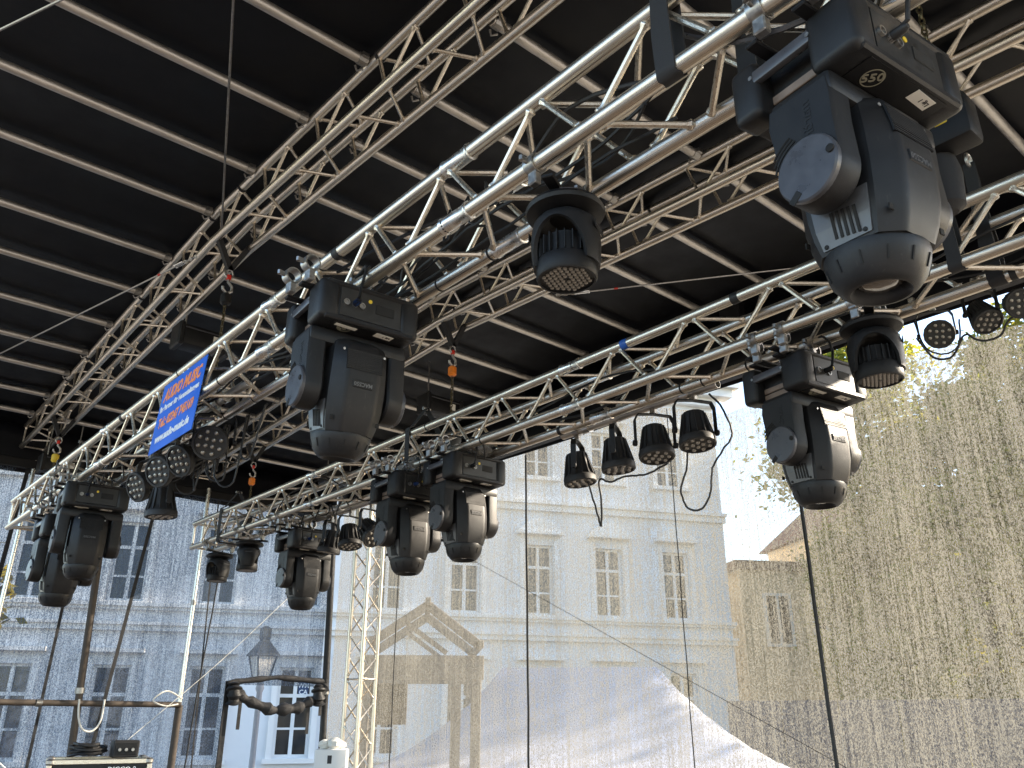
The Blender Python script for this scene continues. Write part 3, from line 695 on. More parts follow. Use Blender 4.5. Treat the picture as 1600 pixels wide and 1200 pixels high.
bar('pipe_bar', 'dark pipe along the rear eave holding the par cans at right', 0.6, 2.4, 5.50, 2.66)

# ------------------------------------------------------------------ blue banner
sg = thing('banner', W(4.445, VB-0.035, 1.59), 'blue banner with orange and white lettering on the front truss', 'banner')
MB().cbox(-.002, .002, -.315, .315, -.215, .215, .001).build('board', 'sign_blue', sg, smooth=0)
def stext(s, size, z, m, bold=0.0, shear=0.0, w=None):
    me = text_mesh(s, size, bold, shear, 0.0005)
    xs = [q.co.x for q in me.vertices]; k = (w/(max(xs)-min(xs))) if w else 1
    link('lettering', me, m, sg, M=frame((-.0032, 0, z), (0, -k, 0), (0, 0, 1), (-1, 0, 0)))
stext('AUDIO MUSIC', .105, .130, 'sign_orange', .0046, .25, .55)
stext('Ihr Partner für Veranstaltungen', .050, .050, 'sign_white', .0020, 0, .57)
stext('Tel.: 02247 745169', .080, -.045, 'sign_orange', .0034, 0, .51)
stext('www.audio-music.de', .068, -.140, 'sign_white', .0030, 0, .50)
sg.rotation_euler = (0, R(4), 0)
for yy, zz in ((-.28, .2), (.05, .2), (.28, .2)):
    MB().lathe([(.030, -.012), (.034, -.012), (.034, .012), (.030, .012), (.030, -.012)], 14, (False, False), M=Matrix.Translation((.035, yy, zz+.045)) @ Matrix.Rotation(R(90), 4, 'X')).build('fixing_strap', 'webbing', sg)

# ------------------------------------------------------------------ straps, hoists, cables
def band(label, u, v, z, a, w=0.055, group='black lifting slings round the trusses', tail=0.0):
    t = thing('lifting_sling', W(u, v+a/2, z), label, 'sling', group); m = .034
    pts = [(-a/2-m, -m), (-a/2-m*.6, -m*1.6), (a/2+m*.6, -m*1.6), (a/2+m, -m), (a/2+m, a+m), (a/2, a+m*1.5), (0, a+.22+tail), (-a/2, a+m*1.5), (-a/2-m, a+m)]
    s = MB(); k = len(pts); vs = []
    for off, x in ((0, -w/2), (0, w/2)):
        for q in pts: vs.append((q[0], x, q[1]))
    for x in (-w/2, w/2):
        for q in pts:
            c = Vector((q[0], q[1]-a/2)); c *= (1-.006/max(c.length, .01)); vs.append((c.x, x, c.y+a/2))
    fs = []
    for i in range(k):
        j = (i+1) % k
        fs += [(i, j, k+j, k+i), (2*k+i, 3*k+i, 3*k+j, 2*k+j), (i, 2*k+i, 2*k+j, j), (k+i, k+j, 3*k+j, 3*k+i)]
    s.add(vs, fs).build('loop', 'webbing', t, smooth=60)
    MB().lathe([(.012, -.03), (.012, .03)], 8, M=Matrix.Translation((0, 0, a+.21+tail)) @ Matrix.Rotation(R(90), 4, 'Y')).build('shackle_pin', 'steel', t)
    return t
def choke(label, u, v, z, top, w):
    t = thing('lifting_sling', W(u, v, z), label, 'sling', 'black lifting slings round the trusses'); r_ = .031
    pts = [(0, top)]+[(-r_, top*.55), (-r_*1.05, .12), (-r_, 0)]+[(r_*math.cos(R(q)), r_*math.sin(R(q))) for q in range(200, 341, 20)]+[(r_, 0), (r_*1.05, .12), (r_, top*.55)]
    k = len(pts); vs = []; rnd = random.Random(int(u*100))
    tw = [rnd.uniform(-.004, .004) for _ in pts]
    for sc_ in (1, .80):
        for x in (-w/2, w/2):
            for i, q in enumerate(pts): vs.append((q[0]*sc_, x*(1 if abs(q[1]) < .2 else .8)+tw[i], q[1] if q[1] > 0 else q[1]*sc_))
    fs = []
    for i in range(k):
        j = (i+1) % k; fs += [(i, j, k+j, k+i), (2*k+i, 3*k+i, 3*k+j, 2*k+j), (i, 2*k+i, 2*k+j, j), (k+i, k+j, 3*k+j, 3*k+i)]
    MB().add(vs, fs).build('loop', 'webbing', t, smooth=60)
    MB().tube([(.026*math.cos(R(q)), 0, top+.01+.03*math.sin(R(q))) for q in range(0, 361, 30)], .008, 8, False).build('shackle', 'steel', t)
choke('black sling round the front chord left of the largest spotlight', 1.045, VB, ZB, .62, .062)
choke('black sling round the back chord touching the largest spotlight', 0.945, VB+A2, ZB, .62, .058)
choke('black sling on the rear truss just right of the largest spotlight', 0.985, VD, ZB, .55, .05)
choke('wider black sling on the rear truss right of its neighbour', 0.93, VD+A2, ZB, .55, .06)
band('black sling round the rear truss above the two sunlit moving heads', 4.62, VD, ZB, A2, .05)
band('black sling hung on the rear truss near its far left end', 7.75, VD, ZB, A2, .06)
band('dark sling round the front truss near its far left end', 7.05, VB, ZB, A2, .045)
def link_chain(m, p, q, r=0.004, size=0.016):
    p = Vector(p); q = Vector(q); n = max(2, int((q-p).length/(size*1.5))); d = (q-p).normalized(); x = d.orthogonal().normalized(); y = d.cross(x)
    for i in range(n):
        c = p.lerp(q, (i+.5)/n); ax = x if i % 2 else y
        m.tube([c+d*size*math.cos(R(k*45))+ax*size*.55*math.sin(R(k*45)) for k in range(9)], r, 5, False)
def hoist(u, v, z0, z1, label, hook):
    """z0: height of the roof truss, z1: lower end"""
    t = thing('chain_hoist', W(u, v, z0), label, 'chain hoist', 'chain hoists between roof and lighting trusses'); H = z1-z0
    MB().add([(-.14, -.02, .02), (-.10, -.02, .02), (.02, -.02, -.22), (-.02, -.02, -.22), (-.14, .02, .02), (-.10, .02, .02), (.02, .02, -.22), (-.02, .02, -.22)], [(0,3,2,1),(4,5,6,7),(0,1,5,4),(1,2,6,5),(2,3,7,6),(3,0,4,7)]).add([(.14, -.02, .02), (.10, -.02, .02), (-.02, -.02, -.22), (.02, -.02, -.22), (.14, .02, .02), (.10, .02, .02), (-.02, .02, -.22), (.02, .02, -.22)], [(0,3,2,1),(4,5,6,7),(0,1,5,4),(1,2,6,5),(2,3,7,6),(3,0,4,7)]).build('sling', 'webbing', t, smooth=0)
    MB().tube([(.028*math.cos(R(a)), 0, -.25+.034*math.sin(R(a))) for a in range(0, 361, 30)], .008, 8, False).build('shackle', 'steel', t)
    MB().cbox(-.015, .015, -.014, .014, -.295, -.255, .005).build('safety_latch', 'red', t)
    MB().tube([(0, 0, -.28), (0, 0, -.31), (.03, 0, -.34), (.032, 0, -.375), (0, 0, -.40), (-.03, 0, -.375), (-.032, 0, -.355)], .011, 8).build('hook', 'steel', t)
    MB().lathe([(.02, -.40), (.036, -.415), (.036, -.475), (.022, -.49)], 14).build('hook_block', hook, t)
    ch = MB(); link_chain(ch, (0, 0, -.49), (0, 0, H+.16)); ch.build('load_chain', 'chain', t)
    MB().cbox(-.055, .055, -.085, .085, H, H+.17, .018, 2).build('motor_housing', 'black_plastic', t)
    MB().cbox(-.058, .058, -.02, .02, H+.07, H+.10, .002).build('warning_band', 'yellow', t)
    bag = MB().lathe([(.05, .0), (.065, -.08), (.055, -.20), (.03, -.22)], 12, M=Matrix.Translation((.03, .06, H+.02))); bag.build('chain_bag', 'webbing', t)
hoist(5.15, 1.87, zA(5.15), 1.95, 'chain hoist under the ridge between left roof truss and front truss', 'black_plastic')
hoist(5.15, 3.82, zA(5.15), 1.98, 'chain hoist with orange hook block hanging over the rear truss', 'orange')
hoist(8.9, 3.82, zA(8.9), 1.90, 'far chain hoist with orange hook block near the rear truss end', 'orange')
hoist(9.3, 1.87, zA(9.3), 1.95, 'far chain hoist at the left end of the left roof truss', 'yellow')
hoist(0.75, 2.55, zA(.75), 1.72, 'chain hoist hanging in the dark behind the largest spotlight', 'black_plastic')
def box_unit(u, v, z, label, rz=0):
    t = thing('power_box', W(u, v, z), label, 'power box', 'black power boxes under the roof', (0, 0, R(rz)))
    MB().cbox(-.21, .21, -.09, .09, -.085, .085, .012, 2).build('case', 'black_plastic', t)
    MB().cbox(-.22, -.17, -.10, .10, -.10, .10, .012).build('end_cap', 'grey_plastic', t); MB().cbox(.17, .22, -.10, .10, -.10, .10, .012).build('end_cap', 'grey_plastic', t)
    MB().box(.06, .12, -.0925, -.0895, -.03, .035).build('rating_plate', 'white_label', t, smooth=0)
    MB().cbox(-.17, .17, -.096, -.086, .05, .06, .002).build('trim_strip', 'cap_plastic', t)
    MB().tube([(-.15, 0, .08), (-.15, 0, zroof(u)-z)], .008, 6).tube([(.15, 0, .08), (.15, 0, zroof(u)-z)], .008, 6).build('hanger_rods', 'steel', t)
box_unit(6.35, 2.16, 2.86, 'black power box with white plate under the roof, left of the hoist')
box_unit(6.33, 4.56, 2.86, 'black power box with white plate beside the orange hook block')
box_unit(10.1, 2.1, 2.62, 'black power box with white plate at the far left roof edge')
box_unit(8.6, 4.75, 2.66, 'black power box with white plate over the far end of rear truss')

def wire(label, p, q, r=0.006, drop=0.0, m='steel', turn=None):
    t = thing('wire_rope', p, label, 'wire rope', 'bracing wire ropes under the roof')
    MB().tube([x-t.location for x in sag(p, q, drop, 12)], r, 6).build('rope', m, t)
    if turn:
        d = (q-p).normalized(); a = p+d*turn; k = MB(); s = d.cross(Vector((0, 0, 1))).normalized()*.014
        k.tube([a+s-t.location, a+s+d*.11-t.location], .005, 6).tube([a-s-t.location, a-s+d*.11-t.location], .005, 6)
        k.tube([a-s*1.1-t.location, a+s*1.1-t.location], .008, 6).tube([a-s*1.1+d*.11-t.location, a+s*1.1+d*.11-t.location], .008, 6)
        k.build('turnbuckle', 'aluminium_bright', t)
        k = MB(); link_chain(k, p-t.location, a-t.location, .005, .018); k.build('shackle_link', 'steel', t)
        MB().lathe([(r+.001, 0), (r+.002, .03)], 8, M=Matrix.Translation(a+d*.30-t.location) @ d.to_track_quat('Z', 'Y').to_matrix().to_4x4()).build('marker', 'red', t)
wire('steel wire rope rising from the left roof truss to the top edge', W(5.08, 1.75, 3.12), W(2.2, 0.6, 3.18), .0065)
wire('wire rope crossing the top left corner below the tarpaulin', W(4.9, -.2, 3.15), W(3.0, 0.64, 3.15), .007)
wire('wire rope with turnbuckle running from the left roof truss to the left', W(5.45, 1.73, 3.1), W(8.9, 0.95, 3.13), .007, turn=.16)
wire('wire rope with turnbuckle running right from the rear roof truss', W(4.05, 3.97, 3.0), W(2.6, 5.45, 3.2), .006, turn=.14)
CT = 'black cables tied along the trusses'
def cable(label, pts, r=0.006, m='rubber', wob=0.008):
    P = [Vector(p) for p in pts]; out = []
    for i in range(len(P)-1):
        p0, p1, p2, p3 = P[max(i-1, 0)], P[i], P[i+1], P[min(i+2, len(P)-1)]
        for k in range(6):
            s = k/6; out.append(0.5*((2*p1)+(p2-p0)*s+(2*p0-5*p1+4*p2-p3)*s*s+(3*p1-p0-3*p2+p3)*s**3)+Vector([random.uniform(-wob, wob)*.3 for _ in range(3)]))
    out.append(P[-1])
    return tag(MB().tube(out, r, 6).build('cable', m), label, 'cable', CT)
rr = random.uniform
for tv, nm, rng in ((VB, 'front', (1.2, 8.3)), (VD, 'rear', (0.6, 8.2))):
    for k in range(4):
        pts = []; u = rng[0]
        while u < rng[1]:
            pts.append(W(u, tv+A2*rr(.3, .95), ZB+rr(.02, .09) if k < 3 else ZB+rr(.05, .26))); u += rr(.25, .5)
        cable('black cable lying along inside the %s lighting truss' % nm, pts, rr(.005, .008))
def loops(label, u0, u1, v, z, n, dmin, dmax, r=.005):
    pts = []
    for i in range(n):
        a = u0+(u1-u0)*i/n; bq = u0+(u1-u0)*(i+1)/n; d = rr(dmin, dmax)
        pts += [W(a, v+rr(-.03, .03), z), W(a*.7+bq*.3, v+rr(-.06, .06), z-d), W(a*.3+bq*.7, v+rr(-.06, .06), z-d*.9)]
    pts.append(W(u1, v, z)); cable(label, pts, r, wob=.01)
loops('drooping black cable loops below the front truss right of the banner', 4.0, 4.9, 1.72, 1.55, 4, .12, .38)
loops('tangle of thin black cables behind the par cans under the banner', 4.1, 5.5, 1.8, 1.6, 6, .10, .30)
loops('tangle of thin black cables over the far moving head', 5.4, 7.0, 3.28, 1.62, 8, .05, .16)
loops('thin black cables hanging at the clamps of the sunlit moving heads', 3.95, 4.9, 3.2, 1.66, 6, .04, .14)
loops('thin black cables hanging round the top of the banner side spotlight', 2.45, 3.0, 1.62, 1.72, 5, .04, .14)
loops('thin cable loops above the middle wash light', 1.75, 2.2, 1.6, 1.80, 4, .05, .18)
loops('thin black cables at the far left moving heads', 5.9, 7.3, 1.6, 1.66, 7, .05, .16)
cable('thick grey cable curving over the largest spotlight', [W(1.05, 1.55, 1.78), W(.86, 1.50, 1.585), W(.70, 1.535, 1.555), W(.58, 1.60, 1.60), W(.46, 1.62, 1.72), W(.36, 1.6, 1.85)], .008, 'cap_plastic')
cable('black cable loop with plug hanging below the row of four', [W(2.40, 3.45, 1.58), W(2.36, 3.5, 1.50), W(2.33, 3.52, 1.36), W(2.37, 3.48, 1.27), W(2.42, 3.45, 1.18), W(2.44, 3.44, 1.05), W(2.50, 3.44, .985), W(2.58, 3.44, 1.0), W(2.62, 3.44, 1.10), W(2.57, 3.44, 1.22), W(2.56, 3.44, 1.30)], .0055)
cable('black cable loop between the first par cans of the row', [W(3.30, 3.45, 1.30), W(3.26, 3.48, 1.12), W(3.23, 3.48, 1.02), W(3.21, 3.47, 1.14), W(3.2, 3.45, 1.28), W(3.12, 3.45, 1.25), W(3.0, 3.45, 1.26), W(2.85, 3.45, 1.24), W(2.7, 3.45, 1.27)], .006)
cable('black cable swags between the rear eave par cans', [W(2.10, 5.5, 2.42), W(2.02, 5.5, 2.25), W(1.90, 5.5, 2.22), W(1.80, 5.5, 2.34), W(1.72, 5.5, 2.27), W(1.60, 5.5, 2.26), W(1.5, 5.5, 2.36), W(1.3, 5.5, 2.3)], .008)
cable('second black cable swag at the rear eave par cans', [W(2.08, 5.46, 2.52), W(2.05, 5.46, 2.33), W(1.95, 5.46, 2.24), W(1.84, 5.46, 2.26), W(1.80, 5.46, 2.44)], .006)
tp = thing('tape_band', W(2.64, VD, ZB+A2), 'blue tape wound on the upper chord of the rear truss', 'tape')
MB().lathe([(.0266, -.022), (.0278, -.022), (.0278, .022), (.0266, .022)], 14, (False, False), M=Matrix.Rotation(R(90), 4, 'X')).build('winding', 'blue_tape', tp)

# ------------------------------------------------------------------ posts, rail and gear at the left end
def post(name, label, p, q, r, m, cat='post', foot=True):
    t = thing(name, p, label, cat, 'posts and rail at the left end'); d = Vector(q)-Vector(p)
    n = max(2, int(d.length/0.5)); MB().tube([d*i/n for i in range(n+1)], r, 12).build('shaft', m, t)
    MB().lathe([(r*1.25, -.03), (r*1.25, .03)], 12, M=Matrix.Translation(d*.45) @ d.to_track_quat('Z', 'Y').to_matrix().to_4x4()).build('collar', 'steel', t)
    if foot: MB().lathe([(r*2.4, 0), (r*2.4, .02), (r*1.2, .03)], 14).build('foot', 'steel', t)
post('tent_pole', 'bright aluminium pole standing left of the doorway', W(10.45, 3.93, .15), W(10.45, 3.93, 2.75), .026, 'aluminium_bright', foot=False)
post('side_post', 'dark steel post carrying the bright pole left of the doorway', W(10.45, 3.93, -1.6), W(10.45, 3.93, .15), .042, 'post_brown')
post('tent_pole', 'bright aluminium pole at the left picture edge', W(10.55, 1.85, -1.6), W(10.55, 1.93, 2.75), .026, 'aluminium_bright')
post('side_post', 'dark leaning post behind the far left moving heads', W(10.5, 2.90, -1.6), W(10.5, 2.75, 2.6), .040, 'post_brown')
post('corner_post', 'black corner post between side gauze and rear gauze', W(10.6, 5.97, -1.6), W(10.6, 5.84, 2.7), .045, 'rubber')
post('side_rail', 'brown horizontal rail joining the posts at lower left', W(10.42, 1.2, .165), W(10.42, 3.93, .155), .032, 'post_brown', 'rail', foot=False)
def rope(label, pts, r=.012, m='white_label'):
    cable(label, pts, r, m, .002)['group'] = 'ropes at the left end'
rope('white rope loop hanging from the brown rail', [W(10.34, 2.80, .20), W(10.33, 2.82, .02), W(10.33, 2.88, -.10), W(10.33, 2.98, -.12), W(10.33, 3.05, -.02), W(10.34, 3.06, .20)], .010)
rope('white rope loop at the joint of bright pole and rail', [W(10.36, 3.92, .22), W(10.33, 3.72, .30), W(10.33, 3.58, .20), W(10.33, 3.72, .14), W(10.36, 3.88, .16)], .009)
rope('thin pale guy rope slanting down across the side gauze', [W(10.3, 5.25, 1.62), W(10.3, 4.3, .65), W(10.3, 3.35, -.22)], .004)
rope('pale guy rope at the lower left corner', [W(10.2, 1.55, .1), W(10.2, 2.0, -.3), W(10.2, 2.4, -.62)], .008)
cable('thin dark cable hanging down the side gauze', [W(10.58, 4.28, 2.6), W(10.58, 4.24, 1.4), W(10.58, 4.18, .4), W(10.58, 4.14, -.6)], .009)
# flight case and what lies on it
fc = thing('flight_case', W(7.85, 2.36, -1.6), 'black flight case with aluminium edges at the lower left', 'flight case', None, (0, 0, R(-14)))
H = 1.29
MB().box(-.36, .36, -.30, .30, .12, H).build('panels', 'rubber', fc, smooth=0)
for sx in (-1, 1):
    for sy in (-1, 1):
        MB().cbox(sx*.36-.018, sx*.36+.018, sy*.30-.018, sy*.30+.018, .12, H-.02, .004).build('edge_profile', 'aluminium', fc)
        MB().lathe([(.02, -.028), (.035, -.01), (.035, .012), (.02, .024)], 14, M=Matrix.Translation((sx*.352, sy*.292, H))).build('ball_corner', 'steel', fc)
        MB().lathe([(.05, -.02), (.05, .02)], 14, M=Matrix.Translation((sx*.28, sy*.22, .05)) @ Matrix.Rotation(R(90), 4, 'Y')).cbox(-.03, .03, -.03, .03, .06, .12, .004, M=Matrix.Translation((sx*.28, sy*.22, 0))).build('castor', 'rubber', fc)
for zz in (H, .13):
    for sy in (-1, 1): MB().cbox(-.345, .345, sy*.30-.018, sy*.30+.018, zz-.018, zz+.018, .004).build('edge_profile', 'aluminium', fc)
    for sx in (-1, 1): MB().cbox(sx*.36-.018, sx*.36+.018, -.285, .285, zz-.018, zz+.018, .004).build('edge_profile', 'aluminium', fc)
link('lettering', text_mesh('DIGCO 2', .052, .001), 'sign_white', fc, M=frame((.16, -.3025, H-.06), (1, 0, 0), (0, 0, 1), (0, -1, 0)))
dv = thing('amplifier', W(7.80, 2.53, -1.6+H+.018), 'small black device box standing on the flight case', 'device', None, (0, 0, R(-10)))
MB().cbox(-.10, .10, -.09, .09, 0, .13, .008).build('case', 'rubber', dv); MB().cbox(-.08, .08, -.094, -.089, .02, .11, .002).build('front_panel', 'black_plastic', dv)
for k in range(3): MB().lathe([(.014, 0), (.012, .015)], 12, M=Matrix.Translation((-.05+k*.05, -.094, .06)) @ Matrix.Rotation(R(90), 4, 'X')).build('knob', 'steel', dv)
pts = []
for k in range(90):
    a = k*.55; rr_ = .09+.03*math.sin(k*.37); pts.append(Vector((rr_*math.cos(a)*1.2, rr_*math.sin(a), .02+.0009*k+.012*math.sin(k*.9))))
cc = tag(MB().tube(pts, .011, 6).build('cable_coil', 'rubber'), 'coil of black cable lying on the flight case', 'cable coil'); cc.location = W(7.88, 2.27, -1.6+H+.02)
# white appliance at the foot of the tower
wb = thing('white_cabinet', W(8.75, 5.02, -1.6), 'white cabinet with crumpled white cloth on top beside the tower', 'cabinet', None, (0, 0, R(-35)))
MB().cbox(-.17, .17, -.15, .15, 0, 1.30, .015, 2).build('body', 'white_paint', wb)
MB().box(-.03, .015, -.1525, -.149, 1.16, 1.24).build('control_window', 'ink', wb, smooth=0)
for x, y, r in ((-.08, -.05, .07), (.03, -.06, .085), (.09, .03, .06)):
    s = MB(); s.lathe([(r*.5, 0), (r, r*.45), (r*.9, r*1.0), (r*.35, r*1.35)], 10, M=Matrix.Translation((x, y, 1.30)) @ Matrix.Rotation(R(rr(-20, 20)), 4, 'X')); s.build('cloth_bundle', 'white_label', wb)

# ------------------------------------------------------------------ buildings behind the gauze
HD = R(114.7); FD = Vector((math.sin(HD), math.cos(HD), 0)); FN = Vector((math.cos(HD), -math.sin(HD), 0))
P0 = Vector((26*math.sin(R(41)), 26*math.cos(R(41)), 0))
if FN.dot(-P0) < 0: FN = -FN
fa = thing('town_house', P0, 'long pale classical town house with tall windows behind the gauze', 'building')
FM = frame((0, 0, EYE), FD, Vector((0, 0, 1)), FN)       # local x along facade, y up, z out of the wall
FM = frame((0, 0, EYE), FD, Vector((0, 0, 1)), FD.cross(Vector((0, 0, 1))))
SG = 1 if FD.cross(Vector((0, 0, 1))).dot(FN) > 0 else -1
def fbox(name, x0, x1, y0, y1, z0, z1, m, parent=fa):
    if SG < 0: z0, z1 = -z1, -z0
    return MB().box(x0, x1, y0, y1, z0, z1, M=FM).build(name, m, parent, smooth=0)
XL, XR, GZ, TOPZ = -22.0, 7.45, -2.8, 10.9
WX = [0.88+2.345*k for k in range(-9, 3)]
rows = [(2.95, 5.08), (-0.95, 1.32), (7.3, 9.0)]
WW = 0.46
# wall as piers and spandrels round real openings
xs = [XL]
for x in WX: xs += [x-WW, x+WW]
xs.append(XR)
wall = MB()
sg0, sg1 = (0 if SG > 0 else 0), 0
def wbox(x0, x1, y0, y1):
    z0, z1 = -0.5, 0.0
    if SG < 0: z0, z1 = 0.0, 0.5
    wall.box(x0, x1, y0, y1, z0, z1, M=FM)
for i in range(0, len(xs), 2): wbox(xs[i], xs[i+1], GZ, TOPZ)
for i in range(1, len(xs)-1, 2):
    ys = [GZ]+[q for r_ in sorted(rows) for q in r_]+[TOPZ]
    for k in range(0, len(ys), 2): wbox(xs[i], xs[i+1], ys[k], ys[k+1])
wall.build('wall', 'facade_paint', fa, smooth=0)
fbox('inner_wall', XL, XR, GZ, TOPZ, -9.5, -9.3, 'facade_paint'); 
for x0 in (XL, XR-.3): fbox('side_wall', x0, x0+.3, GZ, TOPZ, -9.3, -.502, 'facade_paint')
fbox('roof', XL-.5, XR+.7, TOPZ+.45, TOPZ+.7, -9.8, .8, 'roof_tiles')
for (y0, y1, d) in ((2.18, 2.32, .16), (2.32, 2.40, .24), (2.72, 2.80, .14), (2.80, 2.90, .22), (6.15, 6.35, .14), (6.35, 6.45, .24), (10.3, 10.6, .25), (10.6, 10.9, .55), (10.9, 11.32, .75)):
    fbox('cornice', XL-(.3 if d > .3 else 0), XR+(d if d > .3 else .05), y0, y1, .002, d, 'stucco_trim')
for x in WX:
    for (y0, y1) in rows:
        wn = fbox('window', x-WW, x+WW, y0, y1, -.26, -.22, 'window_glass')
        for (a, bq, c, d) in ((x-WW, x-WW+.07, y0, y1), (x+WW-.07, x+WW, y0, y1), (x-WW+.07, x+WW-.07, y0, y0+.07), (x-WW+.07, x+WW-.07, y1-.07, y1), (x-.05, x+.05, y0+.07, y1-.07), (x-WW+.07, x-.05, y0+(y1-y0)*.66, y0+(y1-y0)*.70), (x+.05, x+WW-.07, y0+(y1-y0)*.66, y0+(y1-y0)*.70), (x-WW+.07, x-.05, y0+(y1-y0)*.30, y0+(y1-y0)*.325), (x+.05, x+WW-.07, y0+(y1-y0)*.30, y0+(y1-y0)*.325)):
            fbox('frame', a, bq, c, d, -.22, -.15, 'white_paint', wn)
        fbox('surround', x-WW-.17, x-WW-.02, y0-.1, y1+.15, .002, .09, 'stucco_trim', wn); fbox('surround', x+WW+.02, x+WW+.17, y0-.1, y1+.15, .002, .09, 'stucco_trim', wn)
        fbox('sill', x-WW-.25, x+WW+.25, y0-.14, y0-.02, .002, .16, 'stucco_trim', wn)
        fbox('hood', x-WW-.28, x+WW+.28, y1+.30, y1+.40, .002, .28, 'stucco_trim', wn)
        if y0 > 2 and y0 < 4:
            pd = MB(); pr = [(-.72, .40), (.72, .40), (.5, .62), (.25, .76), (0, .81), (-.25, .76), (-.5, .62)]
            r0 = [(x+a, y1+bq, (.002 if SG > 0 else -.002)) for a, bq in pr]; r1 = [(x+a, y1+bq, (.24*SG)) for a, bq in pr]
            pd.loft([r0, r1], M=FM).build('pediment', 'stucco_trim', wn, smooth=0)

# poster in the ground floor window seen through the doorway
px = WX[6]
po = fbox('poster', px+.08, px+.36, .56, .98, -.219, -.21, 'poster_blue')
link('lettering', text_mesh('WM\nCA', .17, .004), 'sign_white', po, M=FM @ frame((px+.22, .77, -.205*SG), (SG, 0, 0), (0, 1, 0), (0, 0, SG)))

# ochre house right of the town house
oh = thing('ochre_house', W(18.0, 29.0, -2.8), 'ochre house with steep roof glimpsed between town house and trees', 'building', None, (0, 0, R(-30)))
MB().box(1.45, 8.3, -3.0, 3.0, 0, 9.4).build('wall', 'ochre_plaster', oh, smooth=0)
MB().box(-2.6, 1.448, -2.4, 2.4, 0, 7.7).build('wing_wall', 'ochre_plaster', oh, smooth=0)
MB().box(-2.8, 1.447, -2.6, 2.6, 7.7, 8.0).build('wing_roof', 'roof_tiles', oh, smooth=0)
rf = MB().loft([[(1.2, -3.4, 9.4), (8.6, -3.4, 9.4), (8.6, 3.4, 9.4), (1.2, 3.4, 9.4)], [(2.5, -.3, 11.2), (7.5, -.3, 11.2), (7.5, .3, 11.2), (2.5, .3, 11.2)]]).build('roof', 'roof_tiles', oh, smooth=0)
def ohwin(xx, yf, zz):
    w_ = MB().box(xx-.42, xx+.42, yf-.05, yf-.003, zz, zz+1.6).build('window', 'window_glass', oh, smooth=0)
    for a, bq, c, d in ((-.52, -.42, -.1, 1.7), (.42, .52, -.1, 1.7), (-.42, .42, 1.6, 1.7), (-.42, .42, -.1, 0), (-.04, .04, 0, 1.6)): MB().box(xx+a, xx+bq, yf-.09, yf-.004, zz+c, zz+d).build('frame', 'white_paint', w_, smooth=0)
for zz in (1.2, 4.0, 6.7):
    for xx in (2.5, 4.5, 6.5): ohwin(xx, -3.0, zz)
for zz in (1.2, 5.2): ohwin(-1.3, -2.4, zz); ohwin(.5, -2.4, zz)
MB().cbox(3.4, 4.2, .2, .9, 10, 12.0, .03).build('chimney', 'roof_tiles', rf)

# timber stall
st = thing('market_stall', W(10.55, 7.5, -2.8), 'timber market stall with an open gabled roof frame behind the gauze', 'stall')
SD = Vector((8.16-6.7, 10.12-11.15, 0)).normalized(); SN = Vector((-SD.y, SD.x, 0))
SM = frame((0, 0, 0), SD, SN if SN.dot(st.location) > 0 else -SN, Vector((0, 0, 1)))
def beam(name, p, q, w, h, m='wood'):
    p = Vector(p); q = Vector(q); d = (q-p); L = d.length; qq = d.to_track_quat('X', 'Z').to_matrix().to_4x4()
    MB().cbox(0, L, -w/2, w/2, -h/2, h/2, .006, M=SM @ Matrix.Translation(p) @ qq).build(name, m, st)
for dy in (0, 1.6):
    beam('rafter', (-.80, dy, 3.85), (.02, dy, 4.40), .07, .13); beam('rafter', (.80, dy, 3.80), (-.02, dy, 4.40), .07, .13)
    beam('tie_beam', (-.95, dy-.001, 3.50), (.85, dy-.001, 3.50), .06, .34)
    for xx in (-.85, .45, .74): beam('post', (xx, dy, 0), (xx, dy, 3.33), .14, .14)
    beam('strut', (-.30, dy, 4.12), (.30, dy, 3.7), .05, .07)
for xx, zz in ((-.8, 3.88), (.8, 3.83), (0, 4.44)): beam('purlin', (xx, -.1, zz), (xx, 1.7, zz), .08, .1)
beam('counter', (-.9, -.15, 1.05), (.8, -.15, 1.05), .4, .06); beam('side_board', (-.9, .03, 3.0), (-.25, .03, 3.0), .03, .55, 'wood_dark')

# white marquee
mq = thing('marquee', W(10.35, 10.48, -2.8), 'white marquee with sweeping concave roof behind the rear gauze', 'tent')
MD = Vector((11.03-9.24, 8.62-10.52, 0)).normalized(); MN = Vector((-MD.y, MD.x, 0)); MN = MN if MN.dot(mq.location) > 0 else -MN
MM = frame((0, 0, 0), MD, MN, Vector((0, 0, 1)))
nx, ny = 28, 16; vs = []
for i in range(nx+1):
    sx = -1+2*i/nx
    for j in range(ny+1):
        sy = -1+2*j/ny
        tx = max(0, (abs(sx)-.36)/.64); ty = abs(sy); t_ = max(tx, ty)
        z = 2.0+1.60*(1-t_)**1.8
        vs.append((sx*3.6, sy*2.4, z))
mr = MB().add(vs, [(i*(ny+1)+j, (i+1)*(ny+1)+j, (i+1)*(ny+1)+j+1, i*(ny+1)+j+1) for i in range(nx) for j in range(ny)], MM)
o = mr.build('canopy', 'tent_fabric', mq, smooth=60); md = o.modifiers.new('thickness', 'SOLIDIFY'); md.thickness = .01
for sx in (-3.55, 0, 3.55):
    for sy in (-2.35, 2.35): MB().tube([(sx, sy, 0), (sx, sy, 2.05)], .04, 10, M=MM).build('pole', 'white_paint', mq)
MB().box(-3.6, 3.6, 2.37, 2.39, .0, 2.05, M=MM).build('rear_wall', 'tent_fabric', mq, smooth=0)
MB().box(-3.6, 3.6, -2.43, -2.405, 1.75, 2.05, M=MM).build('valance', 'tent_fabric', mq, smooth=0)

